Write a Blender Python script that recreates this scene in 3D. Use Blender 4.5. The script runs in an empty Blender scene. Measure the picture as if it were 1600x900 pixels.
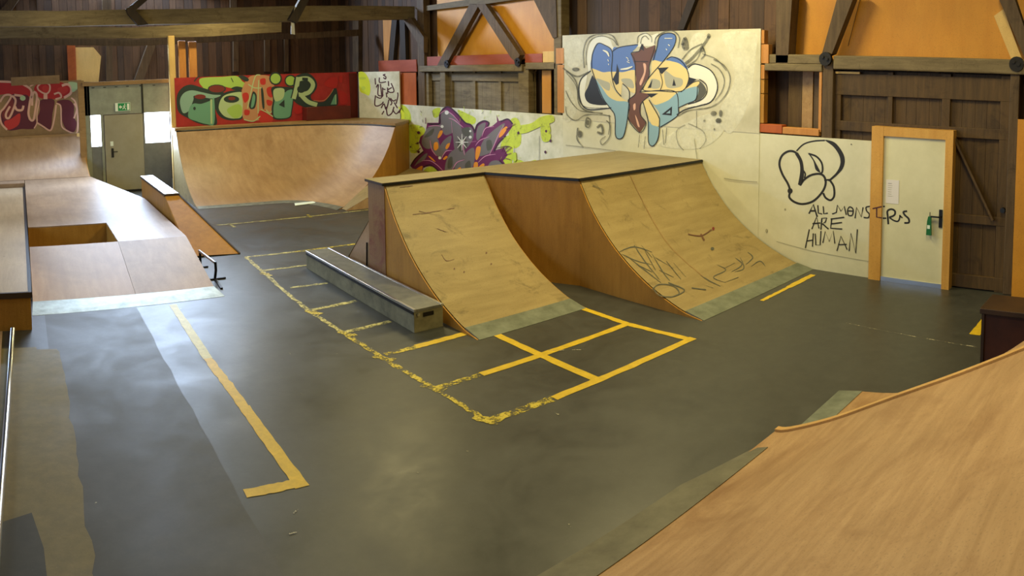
import bpy, math, random
from mathutils import Vector, Matrix
from mathutils.geometry import tessellate_polygon
random.seed(7)
scn = bpy.context.scene
COL = scn.collection

# ------------------------------------------------------------------ camera (the photo is a stitched cylindrical panorama)
FC, YH, TILT, ROLL, AZ, EYE = 1153.6, 183.8, .069, .009, .669, 3.0

def to_world(d):
    x, y, z = d
    c, s = math.cos(TILT), math.sin(TILT); y, z = c*y + s*z, -s*y + c*z
    c, s = math.cos(ROLL), math.sin(ROLL); x, z = c*x + s*z, -s*x + c*z
    ca, sa = math.cos(AZ), math.sin(AZ)
    return Vector((x*ca + y*sa, -x*sa + y*ca, z))

cam = bpy.data.cameras.new('camera')
cam.type = 'PANO'
cam.panorama_type = 'CENTRAL_CYLINDRICAL'
HU = 800/FC
cam.central_cylindrical_range_u_min = -HU
cam.central_cylindrical_range_u_max = HU
cam.central_cylindrical_range_v_min = -(900-YH)/FC
cam.central_cylindrical_range_v_max = YH/FC
cam.central_cylindrical_radius = 1.0
cam.clip_start = .05; cam.clip_end = 200
co = bpy.data.objects.new('camera', cam); COL.objects.link(co)
R_, F_, U_ = to_world((1,0,0)), to_world((0,1,0)), to_world((0,0,1))
m3 = Matrix((R_, U_, -F_)).transposed()
co.matrix_world = Matrix.Translation((0,0,EYE)) @ m3.to_4x4()
scn.camera = co

# ------------------------------------------------------------------ world, exposure, light
scn.view_settings.view_transform = 'Standard'
scn.view_settings.look = 'None'
scn.view_settings.gamma = 1
scn.view_settings.use_curve_mapping = False
scn.view_settings.exposure = -0.22
w = bpy.data.worlds.new('world'); scn.world = w; w.use_nodes = True
w.node_tree.nodes['Background'].inputs[0].default_value = (.62,.74,1,1)
w.node_tree.nodes['Background'].inputs[1].default_value = .6

def area(name, loc, target, sx, sy, power, color, spread=180):
    l = bpy.data.lights.new(name, 'AREA'); l.shape = 'RECTANGLE'; l.size = sx; l.size_y = sy
    l.energy = power; l.color = color; l.spread = math.radians(spread)
    if name=='lamp_light': l.specular_factor = .1
    o = bpy.data.objects.new(name, l); COL.objects.link(o); o.location = loc
    o.rotation_euler = (Vector(target)-Vector(loc)).to_track_quat('-Z','Y').to_euler()
    return o
WARM = (1.0,.84,.39); COOL = (.56,.73,1.0)
for i,(x,y,p) in enumerate([(3.4,.6,95),(6.6,2.2,140),(3.2,8.2,100),(7.4,6.6,250),(6.6,12.0,200),(1.0,14.0,80),(5.0,17.2,110)]):  # the last lamp is added to put more warm light on the back wall
    area('lamp_light', (x,y,5.35), (x,y,0), 1.5,.25, p, WARM)
area('daylight_exit_windows', (3.0,18.7,1.6), (3.0,8,0.0), 1.9,.9, 170, COOL)
area('daylight_high_window', (3.2,20.7,5.85), (2.6,8,0.0), 5.0,.9, 1350, COOL)
area('cool_fill_left', (-6.3,10.5,3.2), (1,10.5,0.2), 8,2.2, 420, COOL)  # cool fill added for the floor; the left wall has no windows

# ------------------------------------------------------------------ pixel -> place
def ray(px, py):
    a = (px-800)/FC
    return to_world((math.sin(a), math.cos(a), -(py-YH)/FC))
E0 = Vector((0,0,EYE))
def onX(px, py, X): r = ray(px,py); return E0 + r*(X/r.x)
def onY(px, py, Y): r = ray(px,py); return E0 + r*(Y/r.y)
def onZ(px, py, Z=0.): r = ray(px,py); return E0 + r*((Z-EYE)/r.z)
def onP(px, py, P, N): r = ray(px,py); return E0 + r*((P-E0).dot(N)/r.dot(N))

# ------------------------------------------------------------------ materials
def lin(c):
    return tuple(((v/255)/12.92 if v/255 <= .04045 else ((v/255+.055)/1.055)**2.4) for v in c)+(1,)
MATS = {}
class NT:
    def __init__(s, name, rough=.6, spec=.5, metal=0):
        m = bpy.data.materials.new(name); m.use_nodes = True; s.m = m; s.t = m.node_tree
        s.b = s.t.nodes['Principled BSDF']
        s.b.inputs['Roughness'].default_value = rough; s.b.inputs['Metallic'].default_value = metal
        s.b.inputs['Specular IOR Level'].default_value = spec
        s.geo = s.t.nodes.new('ShaderNodeNewGeometry')
    def n(s, typ, **kw):
        nd = s.t.nodes.new('ShaderNode'+typ)
        for k,v in kw.items(): setattr(nd,k,v)
        return nd
    def link(s, a, b): s.t.links.new(a, b)
    def noise(s, scale, stretch=(1,1,1), detail=4, rough=.6, seed=0, dist=0):
        mp = s.n('Mapping'); mp.inputs['Scale'].default_value = stretch; mp.inputs['Location'].default_value = (seed*3.1,seed*1.7,seed)
        s.link(s.geo.outputs['Position'], mp.inputs[0])
        nz = s.n('TexNoise'); nz.inputs['Scale'].default_value = scale; nz.inputs['Detail'].default_value = detail
        nz.inputs['Roughness'].default_value = rough; nz.inputs['Distortion'].default_value = dist
        s.link(mp.outputs[0], nz.inputs['Vector']); return nz.outputs['Fac']
    def ramp(s, fac, stops):
        r = s.n('ValToRGB'); els = r.color_ramp.elements
        while len(els) > len(stops): els.remove(els[-1])
        while len(els) < len(stops): els.new(.5)
        for e,(p,c) in zip(els, stops): e.position = p; e.color = c if len(c)==4 else lin(c)
        s.link(fac, r.inputs[0]); return r.outputs[0]
    def mix(s, fac, a, b, mode='MIX'):
        mx = s.n('Mix', data_type='RGBA', blend_type=mode)
        for sock,v in ((mx.inputs[0],fac),(mx.inputs[6],a),(mx.inputs[7],b)):
            if hasattr(v,'node'): s.link(v, sock)
            elif isinstance(v,(int,float)): sock.default_value = v
            else: sock.default_value = v if len(v)==4 else lin(v)
        return mx.outputs[2]
    def bump(s, h, strength=.2, dist=.01):
        b = s.n('Bump'); b.inputs['Strength'].default_value = strength; b.inputs['Distance'].default_value = dist
        s.link(h, b.inputs['Height']); s.link(b.outputs[0], s.b.inputs['Normal'])
    def color(s, c):
        if hasattr(c,'node'): s.link(c, s.b.inputs['Base Color'])
        else: s.b.inputs['Base Color'].default_value = lin(c)
    def done(s): MATS[s.m.name] = s.m; return s.m

BW = [(0.,(0,0,0,1)),(1.,(1,1,1,1))]
def wood(name, ca, cb, rough=.55, grain=(1,1,.08), scale=14, stain=None, samt=.5, sscale=1.3, spec=.4, sh=(.55,.7), bumps=.15):
    k = NT(name, rough, spec)
    g = k.noise(scale, grain, 5, .65, dist=.4)
    c = k.ramp(g, [(.3,ca),(.7,cb)])
    big = k.noise(.9, (1,1,1), 3, .6, 3)
    c = k.mix(k.ramp(big,[(.35,(0,0,0,1)),(.7,(.28,.28,.28,1))]), c, tuple(int(v*.72) for v in ca))
    sp = k.noise(75,(1,1,1),3,.7,8); c = k.mix(k.ramp(sp,[(.56,(0,0,0,1)),(.74,(.55,.55,.55,1))]), c, tuple(int(v*.55) for v in ca))
    if stain:
        st = k.noise(sscale, (1,1,1), 8, .72, 5, .8)
        f = k.ramp(st, [(sh[0],(0,0,0,1)),(sh[1],(samt,)*3+(1,))])
        c = k.mix(f, c, stain)
    k.color(c); k.bump(g, bumps, .004); return k.done()
def plain(name, c, rough=.6, metal=0, var=.0, spec=.5, c2=None, vscale=3):
    k = NT(name, rough, spec, metal)
    if c2: c = k.ramp(k.noise(vscale,(1,1,1),6,.65), [(.35,c),(.68,c2)])
    k.color(c); return k.done()
def emis(name, c, e):
    k = NT(name); k.color((0,0,0)); k.b.inputs['Emission Color'].default_value = lin(c); k.b.inputs['Emission Strength'].default_value = e
    return k.done()

wood('birch_ramp_ply', (150,130,86), (170,150,104), .5, (.15,1,1), 9, (80,68,40), .75, 2.2, sh=(.56,.72))
wood('far_ramp_ply', (166,132,98), (188,156,120), .42, (1,.12,.5), 7, (120,92,66), .5, 1.0, sh=(.5,.75))
wood('near_ramp_ply', (166,128,84), (192,154,108), .5, (.12,1,1), 10, (126,84,44), .6, 1.1, sh=(.5,.72), bumps=.3)
wood('funbox_ply', (158,130,102), (180,152,122), .46, (1,.15,1), 8, (128,104,80), .5, 1.2, sh=(.48,.7))
wood('side_ply', (172,122,46), (194,143,60), .5, (1,1,.15), 10, (96,60,22), .4, 1.4, sh=(.55,.8))
wood('red_stain_ply', (140,104,64), (158,120,76), .5, (1,1,.15), 10, (118,44,40), .7, 1.7, sh=(.5,.64))
wood('grey_deck_ply', (136,122,90), (156,142,108), .5, (.15,1,1), 12, (90,76,50), .5, 1.5)
wood('ledge_top_ply', (176,152,120), (196,174,140), .45, (1,.1,1), 14, (88,70,48), .5, 9, sh=(.64,.72))
wood('orange_panel', (204,138,38), (216,152,50), .5, (1,1,.3), 5, (190,120,40), .4, .8)
wood('orange_stud', (184,124,60), (206,146,80), .55, (1,1,.1), 12)
wood('pale_board', (214,176,104), (232,196,124), .6, (1,1,.2), 6)
wood('brown_board', (168,82,34), (184,96,44), .55, (1,1,.2), 6, (120,50,20), .5)
wood('red_board', (150,70,48), (170,86,60), .55, (1,.2,1), 6, (110,44,30), .5)
wood('timber_dark', (74,56,36), (104,84,58), .7, (1,1,.1), 16, (40,28,18), .6, 3, bumps=.5)
wood('timber_grey', (98,84,58), (134,118,86), .7, (.12,.12,1), 14, (56,42,26), .6, 3, bumps=.5)
wood('timber_black', (40,30,20), (58,44,30), .65, (1,1,.1), 16, bumps=.5)
wood('plank_a', (68,47,29), (94,67,43), .7, (1,1,.06), 22, (40,24,16), .6, 2.5, bumps=.5)
wood('plank_b', (80,55,35), (106,77,50), .7, (1,1,.06), 22, (44,28,18), .6, 2.2, bumps=.5)
wood('plank_c', (57,41,27), (79,58,41), .7, (1,1,.06), 22, (34,22,16), .6, 2.7, bumps=.5)
wood('gate_wood', (70,52,28), (98,74,42), .65, (1,1,.08), 18, (36,22,12), .6, 2.0, bumps=.5)
wood('door_frame_wood', (206,152,70), (222,172,88), .5, (1,1,.12), 10)
wood('coping_wood', (150,118,76), (172,140,96), .5, (.12,1,1), 10, (80,60,36), .5, 3)
wood('edge_strip', (196,150,84), (214,170,102), .5, (1,.1,1), 12)
plain('fascia_dark', (58,40,26), .6)
plain('dark_red_box', (84,40,18), .55, c2=(58,26,12), vscale=2)
plain('box_lid', (66,44,26), .5, c2=(48,32,20))
plain('metal_plate', (150,156,146), .42, .55, c2=(112,118,108), vscale=6)
plain('metal_plate_dull', (128,134,120), .55, .2, c2=(98,104,90), vscale=5)
plain('foot_plate_worn', (112,108,88), .6, c2=(88,84,66), vscale=5)
plain('steel', (205,208,214), .28, 1.0)
plain('steel_dark', (60,62,64), .4, .8)
plain('black_metal', (22,22,24), .45, .3)
plain('iron', (30,26,24), .55, .4)
plain('bench_side', (150,144,112), .7, c2=(112,108,84), vscale=5)
plain('bench_top', (96,98,96), .38, c2=(122,122,116), vscale=7)
plain('white_wall_paint', (204,202,176), .55, c2=(220,218,196), vscale=1.6)
plain('white_wall_worn', (190,190,164), .55, c2=(224,222,204), vscale=2.6)
plain('white_panel_grey', (208,204,184), .55, c2=(178,174,150), vscale=2.2)
plain('door_white', (222,218,186), .5, c2=(206,202,168), vscale=1.4)
plain('grey_door', (146,142,122), .5, c2=(156,152,134), vscale=2)
plain('grey_transom', (150,156,142), .5, c2=(128,134,122), vscale=4)
plain('grey_lower_panel', (120,124,124), .5, c2=(104,108,110), vscale=4)
plain('paper', (226,222,226), .7)
plain('green_tag', (20,104,50), .4)
plain('sign_green', (20,140,80), .4)
plain('sign_white', (228,240,228), .5)
plain('red_paint', (150,30,34), .5, c2=(176,44,44), vscale=3)
plain('dark_red_paint', (104,34,24), .5, c2=(84,24,20), vscale=3)
plain('tan_panel', (160,128,84), .6, c2=(138,108,68), vscale=5)
emis('window_sky', (226,238,255), 9)
emis('lamp_glow', (255,222,160), 3)
PAL = dict(g_blue=(86,118,186), g_ltblue=(136,172,192), g_cream=(226,204,140), g_brown=(104,66,48), g_black=(28,28,28),
    g_white=(226,226,216), g_grey=(142,140,124), g_greyl=(172,170,150), g_dkgrey=(84,84,74), g_yellow=(206,220,50), g_yell2=(184,204,60), g_purple=(108,34,86),
    g_plum=(74,26,60), g_mgrey=(116,110,110), g_teal=(104,160,134), g_teal2=(138,176,160), g_green=(160,196,92), g_navy=(34,52,52),
    g_orange=(236,150,44), g_pink=(206,140,176), g_salmon=(188,138,100), g_redl=(190,48,44), g_maroon=(92,26,44), g_cpink=(220,172,148),
    g_red=(176,30,34), g_mblack=(34,32,26), g_tag=(70,22,34), g_ltgreen=(176,200,150), g_maroon2=(120,40,40), g_dkpurple=(58,24,48), g_softgrey=(158,156,134))
for k_,c_ in PAL.items(): plain(k_, c_, .5)

def floor_mat(name, c1, c2, c3, rough=.42):
    k = NT(name, rough, .5)
    a = k.noise(1.1,(1,1,1),8,.7,1,.5); b = k.noise(7,(1,1,1),6,.7,2); s2 = k.noise(60,(1,1,1),3,.6,4)
    c = k.ramp(a, [(.3,c1),(.55,c2),(.75,c3)])
    c = k.mix(k.ramp(b,[(.4,(0,0,0,1)),(.75,(.35,.35,.35,1))]), c, tuple(min(255,int(v*1.35)) for v in c2))
    c = k.mix(k.ramp(s2,[(.64,(0,0,0,1)),(.8,(.4,.4,.4,1))]), c, tuple(min(255,int(v*1.6)) for v in c2))
    k.color(c)
    r = k.ramp(a, [(.3,(rough-.06,)*3+(1,)),(.7,(rough+.12,)*3+(1,))]); k.link(r, k.b.inputs['Roughness'])
    k.bump(b,.12,.004)
    return k.done()
floor_mat('floor_paint', (52,53,50), (61,62,59), (72,73,70), .38)
floor_mat('floor_dark', (52,50,44), (62,60,53), (74,71,62), .5)
floor_mat('floor_beige', (112,102,70), (118,108,76), (126,116,84), .6)
def spray(name, c, al):
    k = NT(name, .6); k.color(c); nz = k.noise(5,(1,1,1),7,.7,2)
    f = k.ramp(nz, [(.3,(al*.3,)*3+(1,)),(.7,(al,)*3+(1,))])
    tr = k.n('BsdfTransparent'); mx = k.n('MixShader'); k.link(f, mx.inputs[0]); k.link(tr.outputs[0], mx.inputs[1]); k.link(k.b.outputs[0], mx.inputs[2])
    k.link(mx.outputs[0], k.t.nodes['Material Output'].inputs[0]); return k.done()
spray('spray_grey', (92,92,78), .9); spray('spray_white', (236,236,222), .8); spray('spray_dark', (60,60,50), .9)
def worn(name, c, lo, hi, sc=9):
    k = NT(name, .5)
    nz = k.noise(sc,(1,1,1),8,.75,1,.3); s2 = k.noise(38,(1,1,1),4,.7,6)
    ad = k.n('Math', operation='MULTIPLY_ADD'); k.link(s2, ad.inputs[0]); ad.inputs[1].default_value = .6; k.link(nz, ad.inputs[2])
    f = k.ramp(ad.outputs[0], [(lo,(0,0,0,1)),(hi,(1,1,1,1))])
    col = k.ramp(nz, [(.3,tuple(int(v*.85) for v in c)),(.7,c)]); k.color(col)
    tr = k.n('BsdfTransparent'); mx = k.n('MixShader'); k.link(f, mx.inputs[0]); k.link(tr.outputs[0], mx.inputs[1]); k.link(k.b.outputs[0], mx.inputs[2])
    out = k.t.nodes['Material Output']; k.link(mx.outputs[0], out.inputs[0]); return k.done()
worn('yellow_fresh', (226,190,38), .44, .5)
worn('yellow_glare', (214,206,140), .46, .62)  # worn yellow, paled to put the window glare into its colour
worn('yellow_worn', (214,192,62), .72, .86)
worn('yellow_pale', (206,196,120), .68, .86)
worn('spray_yellow', (204,220,62), .60, .72, 5)
worn('white_worn', (190,184,160), .8, .9)

# ------------------------------------------------------------------ mesh builder
class MB:
    def __init__(s): s.v=[]; s.f=[]; s.m=[]; s.sm=[]; s.mats=[]
    def mi(s, m):
        if m not in s.mats: s.mats.append(m)
        return s.mats.index(m)
    def face(s, pts, m, smooth=False):
        n = len(s.v); s.v += [Vector(p) for p in pts]; s.f.append(list(range(n,n+len(pts)))); s.m.append(s.mi(m)); s.sm.append(smooth)
        return s
    def box(s, a, b, m):
        x0,x1 = sorted((a[0],b[0])); y0,y1 = sorted((a[1],b[1])); z0,z1 = sorted((a[2],b[2]))
        return s.hexa([(x0,y0,z0),(x1,y0,z0),(x1,y1,z0),(x0,y1,z0)], [(x0,y0,z1),(x1,y0,z1),(x1,y1,z1),(x0,y1,z1)], m)
    def hexa(s, bot, top, m, mtop=None):
        n = len(s.v); k = len(bot); s.v += [Vector(p) for p in bot]+[Vector(p) for p in top]
        s.f.append([n+i for i in reversed(range(k))]); s.f.append([n+k+i for i in range(k)])
        s.m += [s.mi(m), s.mi(mtop or m)]; s.sm += [False]*2
        for i in range(k):
            j=(i+1)%k; s.f.append([n+i,n+j,n+k+j,n+k+i]); s.m.append(s.mi(m)); s.sm.append(False)
        return s
    def bar(s, p, q, wdt, th, m, up=(0,0,1)):
        p,q = Vector(p),Vector(q); d=(q-p).normalized(); u=Vector(up)
        sd=d.cross(u)
        if sd.length<1e-4: sd=d.cross(Vector((1,0,0)))
        sd.normalize(); uu=sd.cross(d).normalized()
        c=[sd*(-wdt/2)+uu*(-th/2), sd*(wdt/2)+uu*(-th/2), sd*(wdt/2)+uu*(th/2), sd*(-wdt/2)+uu*(th/2)]
        return s.hexa([p+x for x in c],[q+x for x in c],m)
    def tube(s, pts, r, m, n=12):
        pts=[Vector(p) for p in pts]; rings=[]; base=len(s.v)
        for i,p in enumerate(pts):
            d=(pts[min(i+1,len(pts)-1)]-pts[max(i-1,0)]).normalized()
            a=d.cross(Vector((0,0,1)))
            if a.length<1e-3: a=d.cross(Vector((1,0,0)))
            a.normalize(); b=d.cross(a)
            s.v += [p+a*(r*math.cos(t*2*math.pi/n))+b*(r*math.sin(t*2*math.pi/n)) for t in range(n)]
        for i in range(len(pts)-1):
            for t in range(n):
                u=(t+1)%n; s.f.append([base+i*n+t,base+i*n+u,base+(i+1)*n+u,base+(i+1)*n+t]); s.m.append(s.mi(m)); s.sm.append(True)
        for i in (0,len(pts)-1):
            s.f.append([base+i*n+t for t in range(n)]); s.m.append(s.mi(m)); s.sm.append(False)
        return s
    def grid(s, rows, m, smooth=True):
        n=len(s.v); k=len(rows[0])
        for r in rows: s.v += [Vector(p) for p in r]
        for i in range(len(rows)-1):
            for j in range(k-1):
                s.f.append([n+i*k+j,n+i*k+j+1,n+(i+1)*k+j+1,n+(i+1)*k+j]); s.m.append(s.mi(m)); s.sm.append(smooth)
        return s
    def poly(s, pts, m):   # any simple polygon (3-D, planar)
        pts=[Vector(p) for p in pts]; n=len(s.v); s.v+=pts
        for t in tessellate_polygon([pts]): s.f.append([n+i for i in t]); s.m.append(s.mi(m)); s.sm.append(False)
        return s
    def prism(s, pts, vec, m):
        pts=[Vector(p) for p in pts]; vec=Vector(vec)
        s.poly(pts,m); s.poly([p+vec for p in pts],m)
        for i in range(len(pts)):
            j=(i+1)%len(pts); s.face([pts[i],pts[j],pts[j]+vec,pts[i]+vec],m)
        return s
    def build(s, name, parent=None, loc=None, bevel=0):
        if loc is None:
            if parent is not None: loc = Vector(parent.get('_o',(0,0,0)))
            else:
                lo=[min(v[i] for v in s.v) for i in range(3)]; hi=[max(v[i] for v in s.v) for i in range(3)]
                loc=Vector(((lo[0]+hi[0])/2,(lo[1]+hi[1])/2,lo[2]))
        else: loc=Vector(loc)
        me=bpy.data.meshes.new(name); me.from_pydata([v-loc for v in s.v],[],s.f)
        for m in s.mats: me.materials.append(MATS[m])
        me.polygons.foreach_set('material_index',s.m); me.polygons.foreach_set('use_smooth',s.sm); me.update()
        o=bpy.data.objects.new(name,me); COL.objects.link(o)
        if parent is not None: o.parent=parent; o['_o']=tuple(loc)
        else: o.location=loc; o['_o']=tuple(loc)
        if bevel:
            b=o.modifiers.new('bevel','BEVEL'); b.width=bevel; b.segments=2; b.limit_method='ANGLE'
        OBJS.append(o); return o
OBJS=[]
def root(name, loc, label, cat, group=None):
    o=bpy.data.objects.new(name,None); COL.objects.link(o); o.location=loc; o.empty_display_size=.2
    o['_o']=tuple(loc); OBJS.append(o); return tag(o,label,cat,group)
def tag(o,label,cat,group=None):
    o['label']=label; o['category']=cat
    if group: o['group']=group
    return o
def struct(o): o['kind']='structure'; return o

def spl(pts, closed=False, k=6):
    n=len(pts); out=[]
    P=lambda i: pts[i%n] if closed else pts[max(0,min(n-1,i))]
    for i in range(n if closed else n-1):
        a,b,c,d=P(i-1),P(i),P(i+1),P(i+2)
        for j in range(k):
            t=j/k
            out.append(tuple(.5*((2*b[q])+(-a[q]+c[q])*t+(2*a[q]-5*b[q]+4*c[q]-d[q])*t*t+(-a[q]+3*b[q]-3*c[q]+d[q])*t**3) for q in range(len(b))))
    if not closed: out.append(tuple(pts[-1]))
    return out

class Art:   # paint marks laid on a panel; coordinates measured on an enlarged view of it
    def __init__(s, mb, ox, oy, sc, plane): s.mb=mb; s.o=(ox,oy,sc); s.plane=plane; s.n=0; s.fat=1.0
    def mp(s,u,v,off): return s.plane(s.o[0]+u/s.o[2], s.o[1]+v/s.o[2], off)
    def off(s): s.n+=1; return .0015+.00012*s.n
    def blob(s, pts, m, sharp=False, k=5):
        q = pts if sharp else spl(pts,True,k); f=s.off()
        p3=[Vector((a,b,0)) for a,b in q]; n=len(s.mb.v); s.mb.v+=[s.mp(a,b,f) for a,b in q]
        for t in tessellate_polygon([p3]): s.mb.f.append([n+i for i in t]); s.mb.m.append(s.mb.mi(m)); s.mb.sm.append(False)
    def line(s, pts, wd, m, closed=False, sharp=False, taper=False):
        wd=wd*s.fat
        q = [tuple(p) for p in pts]
        if not sharp and len(q)>2: q=spl(q,closed,5)
        if closed: q=q+[q[0]]
        f=s.off(); L=[];R=[]; n=len(q)
        for i,p in enumerate(q):
            a=q[max(i-1,0)]; b=q[min(i+1,n-1)]
            if closed and i in (0,n-1): a,b=q[-2],q[1]
            dx,dy=b[0]-a[0],b[1]-a[1]; l=math.hypot(dx,dy) or 1
            h=wd/2
            if taper: h*= .35+.65*math.sin(math.pi*min(max(i/(n-1),.0),1))
            L.append(s.mp(p[0]-dy/l*h,p[1]+dx/l*h,f)); R.append(s.mp(p[0]+dy/l*h,p[1]-dx/l*h,f))
        s.mb.grid([L,R],m,False)
    def dot(s,u,v,ru,rv,m,k=14):
        s.blob([(u+ru*math.cos(t*2*math.pi/k),v+rv*math.sin(t*2*math.pi/k)) for t in range(k)],m,True)

#==================================================================  THE ROOM
XW=9.6; XB=9.95; YB=20.9
# floor with its paint
mb=MB(); mb.box((-7,-4,-.2),(10.2,21.2,0),'floor_paint')
def fpatch(pts,m,z): mb.poly([(x,y,z) for x,y in pts],m)
rg=random.Random(3)
def jag(x,y0,y1,n,a): return [(x+rg.uniform(-a,a), y0+(y1-y0)*i/n) for i in range(n+1)]
fpatch(jag(1.4,9.4,-3,40,.012)+jag(.2,-3,9.4,3,0),'floor_dark',.0012)
fpatch([(-6.9,8.2),(.06,8.2)]+[(.07,8.12),(.29,8.1)]+jag(.32,8.0,3.2,30,.02)+jag(.33,3.2,-3,6,.02)+[(-6.9,-3)],'floor_beige',.0022)
fpatch([(-.27,4.9),(-.05,5.0),(.02,4.6),(.04,4.0),(0,3.4),(-.3,3.3)],'floor_dark',.003)
def fline(p,q,wd,m,z=.003,n=14,ja=.006):
    p=Vector((p[0],p[1],0)); q=Vector((q[0],q[1],0)); d=(q-p).normalized(); s=Vector((-d.y,d.x,0)); L=[];R=[]
    for i in range(n+1):
        c=p.lerp(q,i/n)+Vector((0,0,z)); L.append(c+s*(wd/2+rg.uniform(-ja,ja))); R.append(c-s*(wd/2+rg.uniform(-ja,ja)))
    mb.grid([L,R],m,False)
Yf,Yw,Yp='yellow_fresh','yellow_worn','yellow_pale'
fline((1.87,9.32),(1.84,7.4),.10,'yellow_glare'); fline((1.84,7.4),(1.86,6.2),.10,Yf,ja=.01); fline((1.86,6.2),(1.86,4.80),.105,Yf); fline((1.91,4.86),(1.45,4.88),.11,Yf,.0032)
fline((3.58,4.90),(4.3,4.87),.10,Yw,ja=.012); fline((4.3,4.87),(6.34,4.86),.095,Yf)
fline((6.21,6.6),(6.19,5.7),.085,Yf,.0034); fline((6.19,5.7),(6.29,4.83),.09,Yf,.0034)
fline((4.86,6.6),(4.86,4.85),.10,Yf,.0036)
fline((3.58,5.71),(4.1,5.71),.08,Yw); fline((4.1,5.71),(6.2,5.71),.09,Yf)
fline((3.56,6.69),(3.95,6.69),.08,Yw); fline((3.95,6.70),(4.6,6.72),.10,Yf)
fline((3.47,7.5),(4.1,7.55),.08,Yp); fline((3.44,8.4),(4.1,8.46),.08,Yp); fline((3.55,9.42),(4.1,9.38),.07,Yp)
fline((3.48,10.42),(4.3,10.41),.07,Yp); fline((3.5,11.31),(4.35,11.28),.08,Yp); fline((4.35,11.28),(5.6,11.27),.08,Yw)
pts_=[(3.51,11.31),(3.47,10.24),(3.42,9.3),(3.40,8.42),(3.46,7.43),(3.5,6.47),(3.56,5.71),(3.58,4.88)]
for i in range(7): fline(pts_[i],pts_[i+1],.06,Yw if i>3 else Yp,.0038,ja=.012)
for (x,y) in [(3.42,8.3),(3.47,7.42),(3.5,6.6),(3.55,5.72),(3.58,4.92),(3.47,10.2)]: fline((x-.05,y+.12),(x+.06,y-.1),.08,Yw,.0042,4,.02)
fline((3.75,13.95),(5.6,13.9),.07,Yp); fline((5.6,13.9),(7.2,13.89),.06,Yp); fline((4.02,14.0),(4.02,13.6),.06,Yp); fline((5.75,14.1),(5.7,13.8),.06,Yw)
fline((7.9,4.95),(8.6,4.96),.06,Yf); fline((8.6,4.96),(9.33,4.97),.09,Yf)
fline((8.0,2.17),(9.38,2.17),.13,Yf); fline((7.73,3.7),(7.64,2.0),.015,'white_worn')
fline((5.0,5.75),(5.3,5.5),.02,'white_worn',.0044)
for _ in range(26):
    x=rg.uniform(.4,6.2); y=rg.uniform(3.4,9.3); a=rg.uniform(0,6.28); l=rg.uniform(.02,.07); fline((x,y),(x+l*math.cos(a),y+l*math.sin(a)),.012,'white_worn',.0046,3,.004)
struct(mb.build('floor',loc=(0,0,0)))

def planks(name, plane, lo, hi, z0, z1, axis, skip=None):
    m=MB(); t=lo; i=0
    while t<hi:
        wd=random.uniform(.17,.27); e=min(t+wd,hi); o=random.uniform(-.008,.008); mt=random.choice(['plank_a','plank_b','plank_c','plank_a'])
        if axis=='x': m.box((t+.003,plane+o,z0),(e-.003,plane+.04+o,z1),mt)
        else: m.box((plane+o,t+.003,z0),(plane+.04+o,e-.003,z1),mt)
        t=e
    if axis=='x': m.box((lo,plane+.05,z0),(hi,plane+.16,z1),'timber_black')
    else: m.box((plane+.05,lo,z0),(plane+.16,hi,z1),'timber_black')
    return struct(m.build(name,loc=(0,0,0)))
planks('wall_right',XB,-4,YB,0,6.6,'y')
planks('wall_back',YB,-7,XB+.1,0,6.6,'x')
m=MB(); m.box((-7.15,-4,0),(-7,YB,6.6),'plank_a'); struct(m.build('wall_left',loc=(0,0,0)))
m=MB(); m.box((-7,-4.15,0),(XB,-4,6.6),'plank_b'); struct(m.build('wall_front',loc=(0,0,0)))
m=MB(); m.box((-7.15,-4.15,6.6),(XB+.2,YB+.2,6.75),'plank_b')
for i in range(12): m.box((-7,-3+i*2.1,6.4),(XB,-2.85+i*2.1,6.6),'timber_dark')
struct(m.build('ceiling',loc=(0,0,0)))

# ------------------------------------------------------------------ exit door wall at the back left
YD=19.0
def yb(m,x0,x1,y0,y1,a,b,mat):   # box from pixel rectangle on plane Y=YD, thickness a..b in y
    p=onY(x0,y1,YD); q=onY(x1,y0,YD); m.box((p.x,YD+a,p.z),(q.x,YD+b,q.z),mat); return p,q
def dB(px,py): return onY(px,py,YD)
xl=dB(134,200).x; xr=3.93; ztop=2.9
xw0,xw1=dB(142,200).x,dB(158,200).x; xd0,xd1=dB(162,200).x,dB(224,200).x; xv0=dB(226.5,200).x
ztr=2.04; zwin=1.22
m=MB()
m.box((xl,YD,0),(xw0,YD+.12,ztop-.1),'grey_transom'); m.box((xw1,YD,0),(xd0,YD+.12,ztr),'grey_transom'); m.box((xd1,YD,0),(xv0,YD+.12,ztr),'grey_lower_panel')
m.box((xl,YD,ztr),(xr,YD+.12,ztop-.08),'grey_transom'); m.box((xw0,YD+.02,0),(xw1,YD+.1,zwin),'grey_lower_panel'); m.box((xv0,YD+.02,0),(xr,YD+.1,zwin+.02),'grey_lower_panel')
m.box((xd0,YD-.02,0),(xd1,YD+.12,.04),'black_metal')
for x in (.2,.5,.8,1.1,1.45,1.8): m.box((xl+x,YD-.006,ztop-.16),(xl+x+.07,YD,ztop-.14),'steel_dark')
m.box((xl+.06,YD-.01,ztr),(xl+.08,YD,ztop-.1),'steel_dark'); m.box((xd1-.02,YD-.012,ztr),(xd1+.03,YD,ztop-.1),'steel_dark')
struct(m.build('wall_exit_partition',loc=(0,0,0)))
m=MB(); m.box((xl-.05,YD-.06,ztop-.1),(xr,YD+.2,ztop),'coping_wood'); struct(m.build('trim_1'))
m=MB(); m.box((xl-.16,YD-.02,0),(xl,YD+.12,ztop+.05),'coping_wood'); struct(m.build('trim_2'))
m=MB(); m.box((xw0,YD+.05,zwin),(xw1,YD+.06,ztr),'window_sky'); struct(m.build('window_1'))
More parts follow.
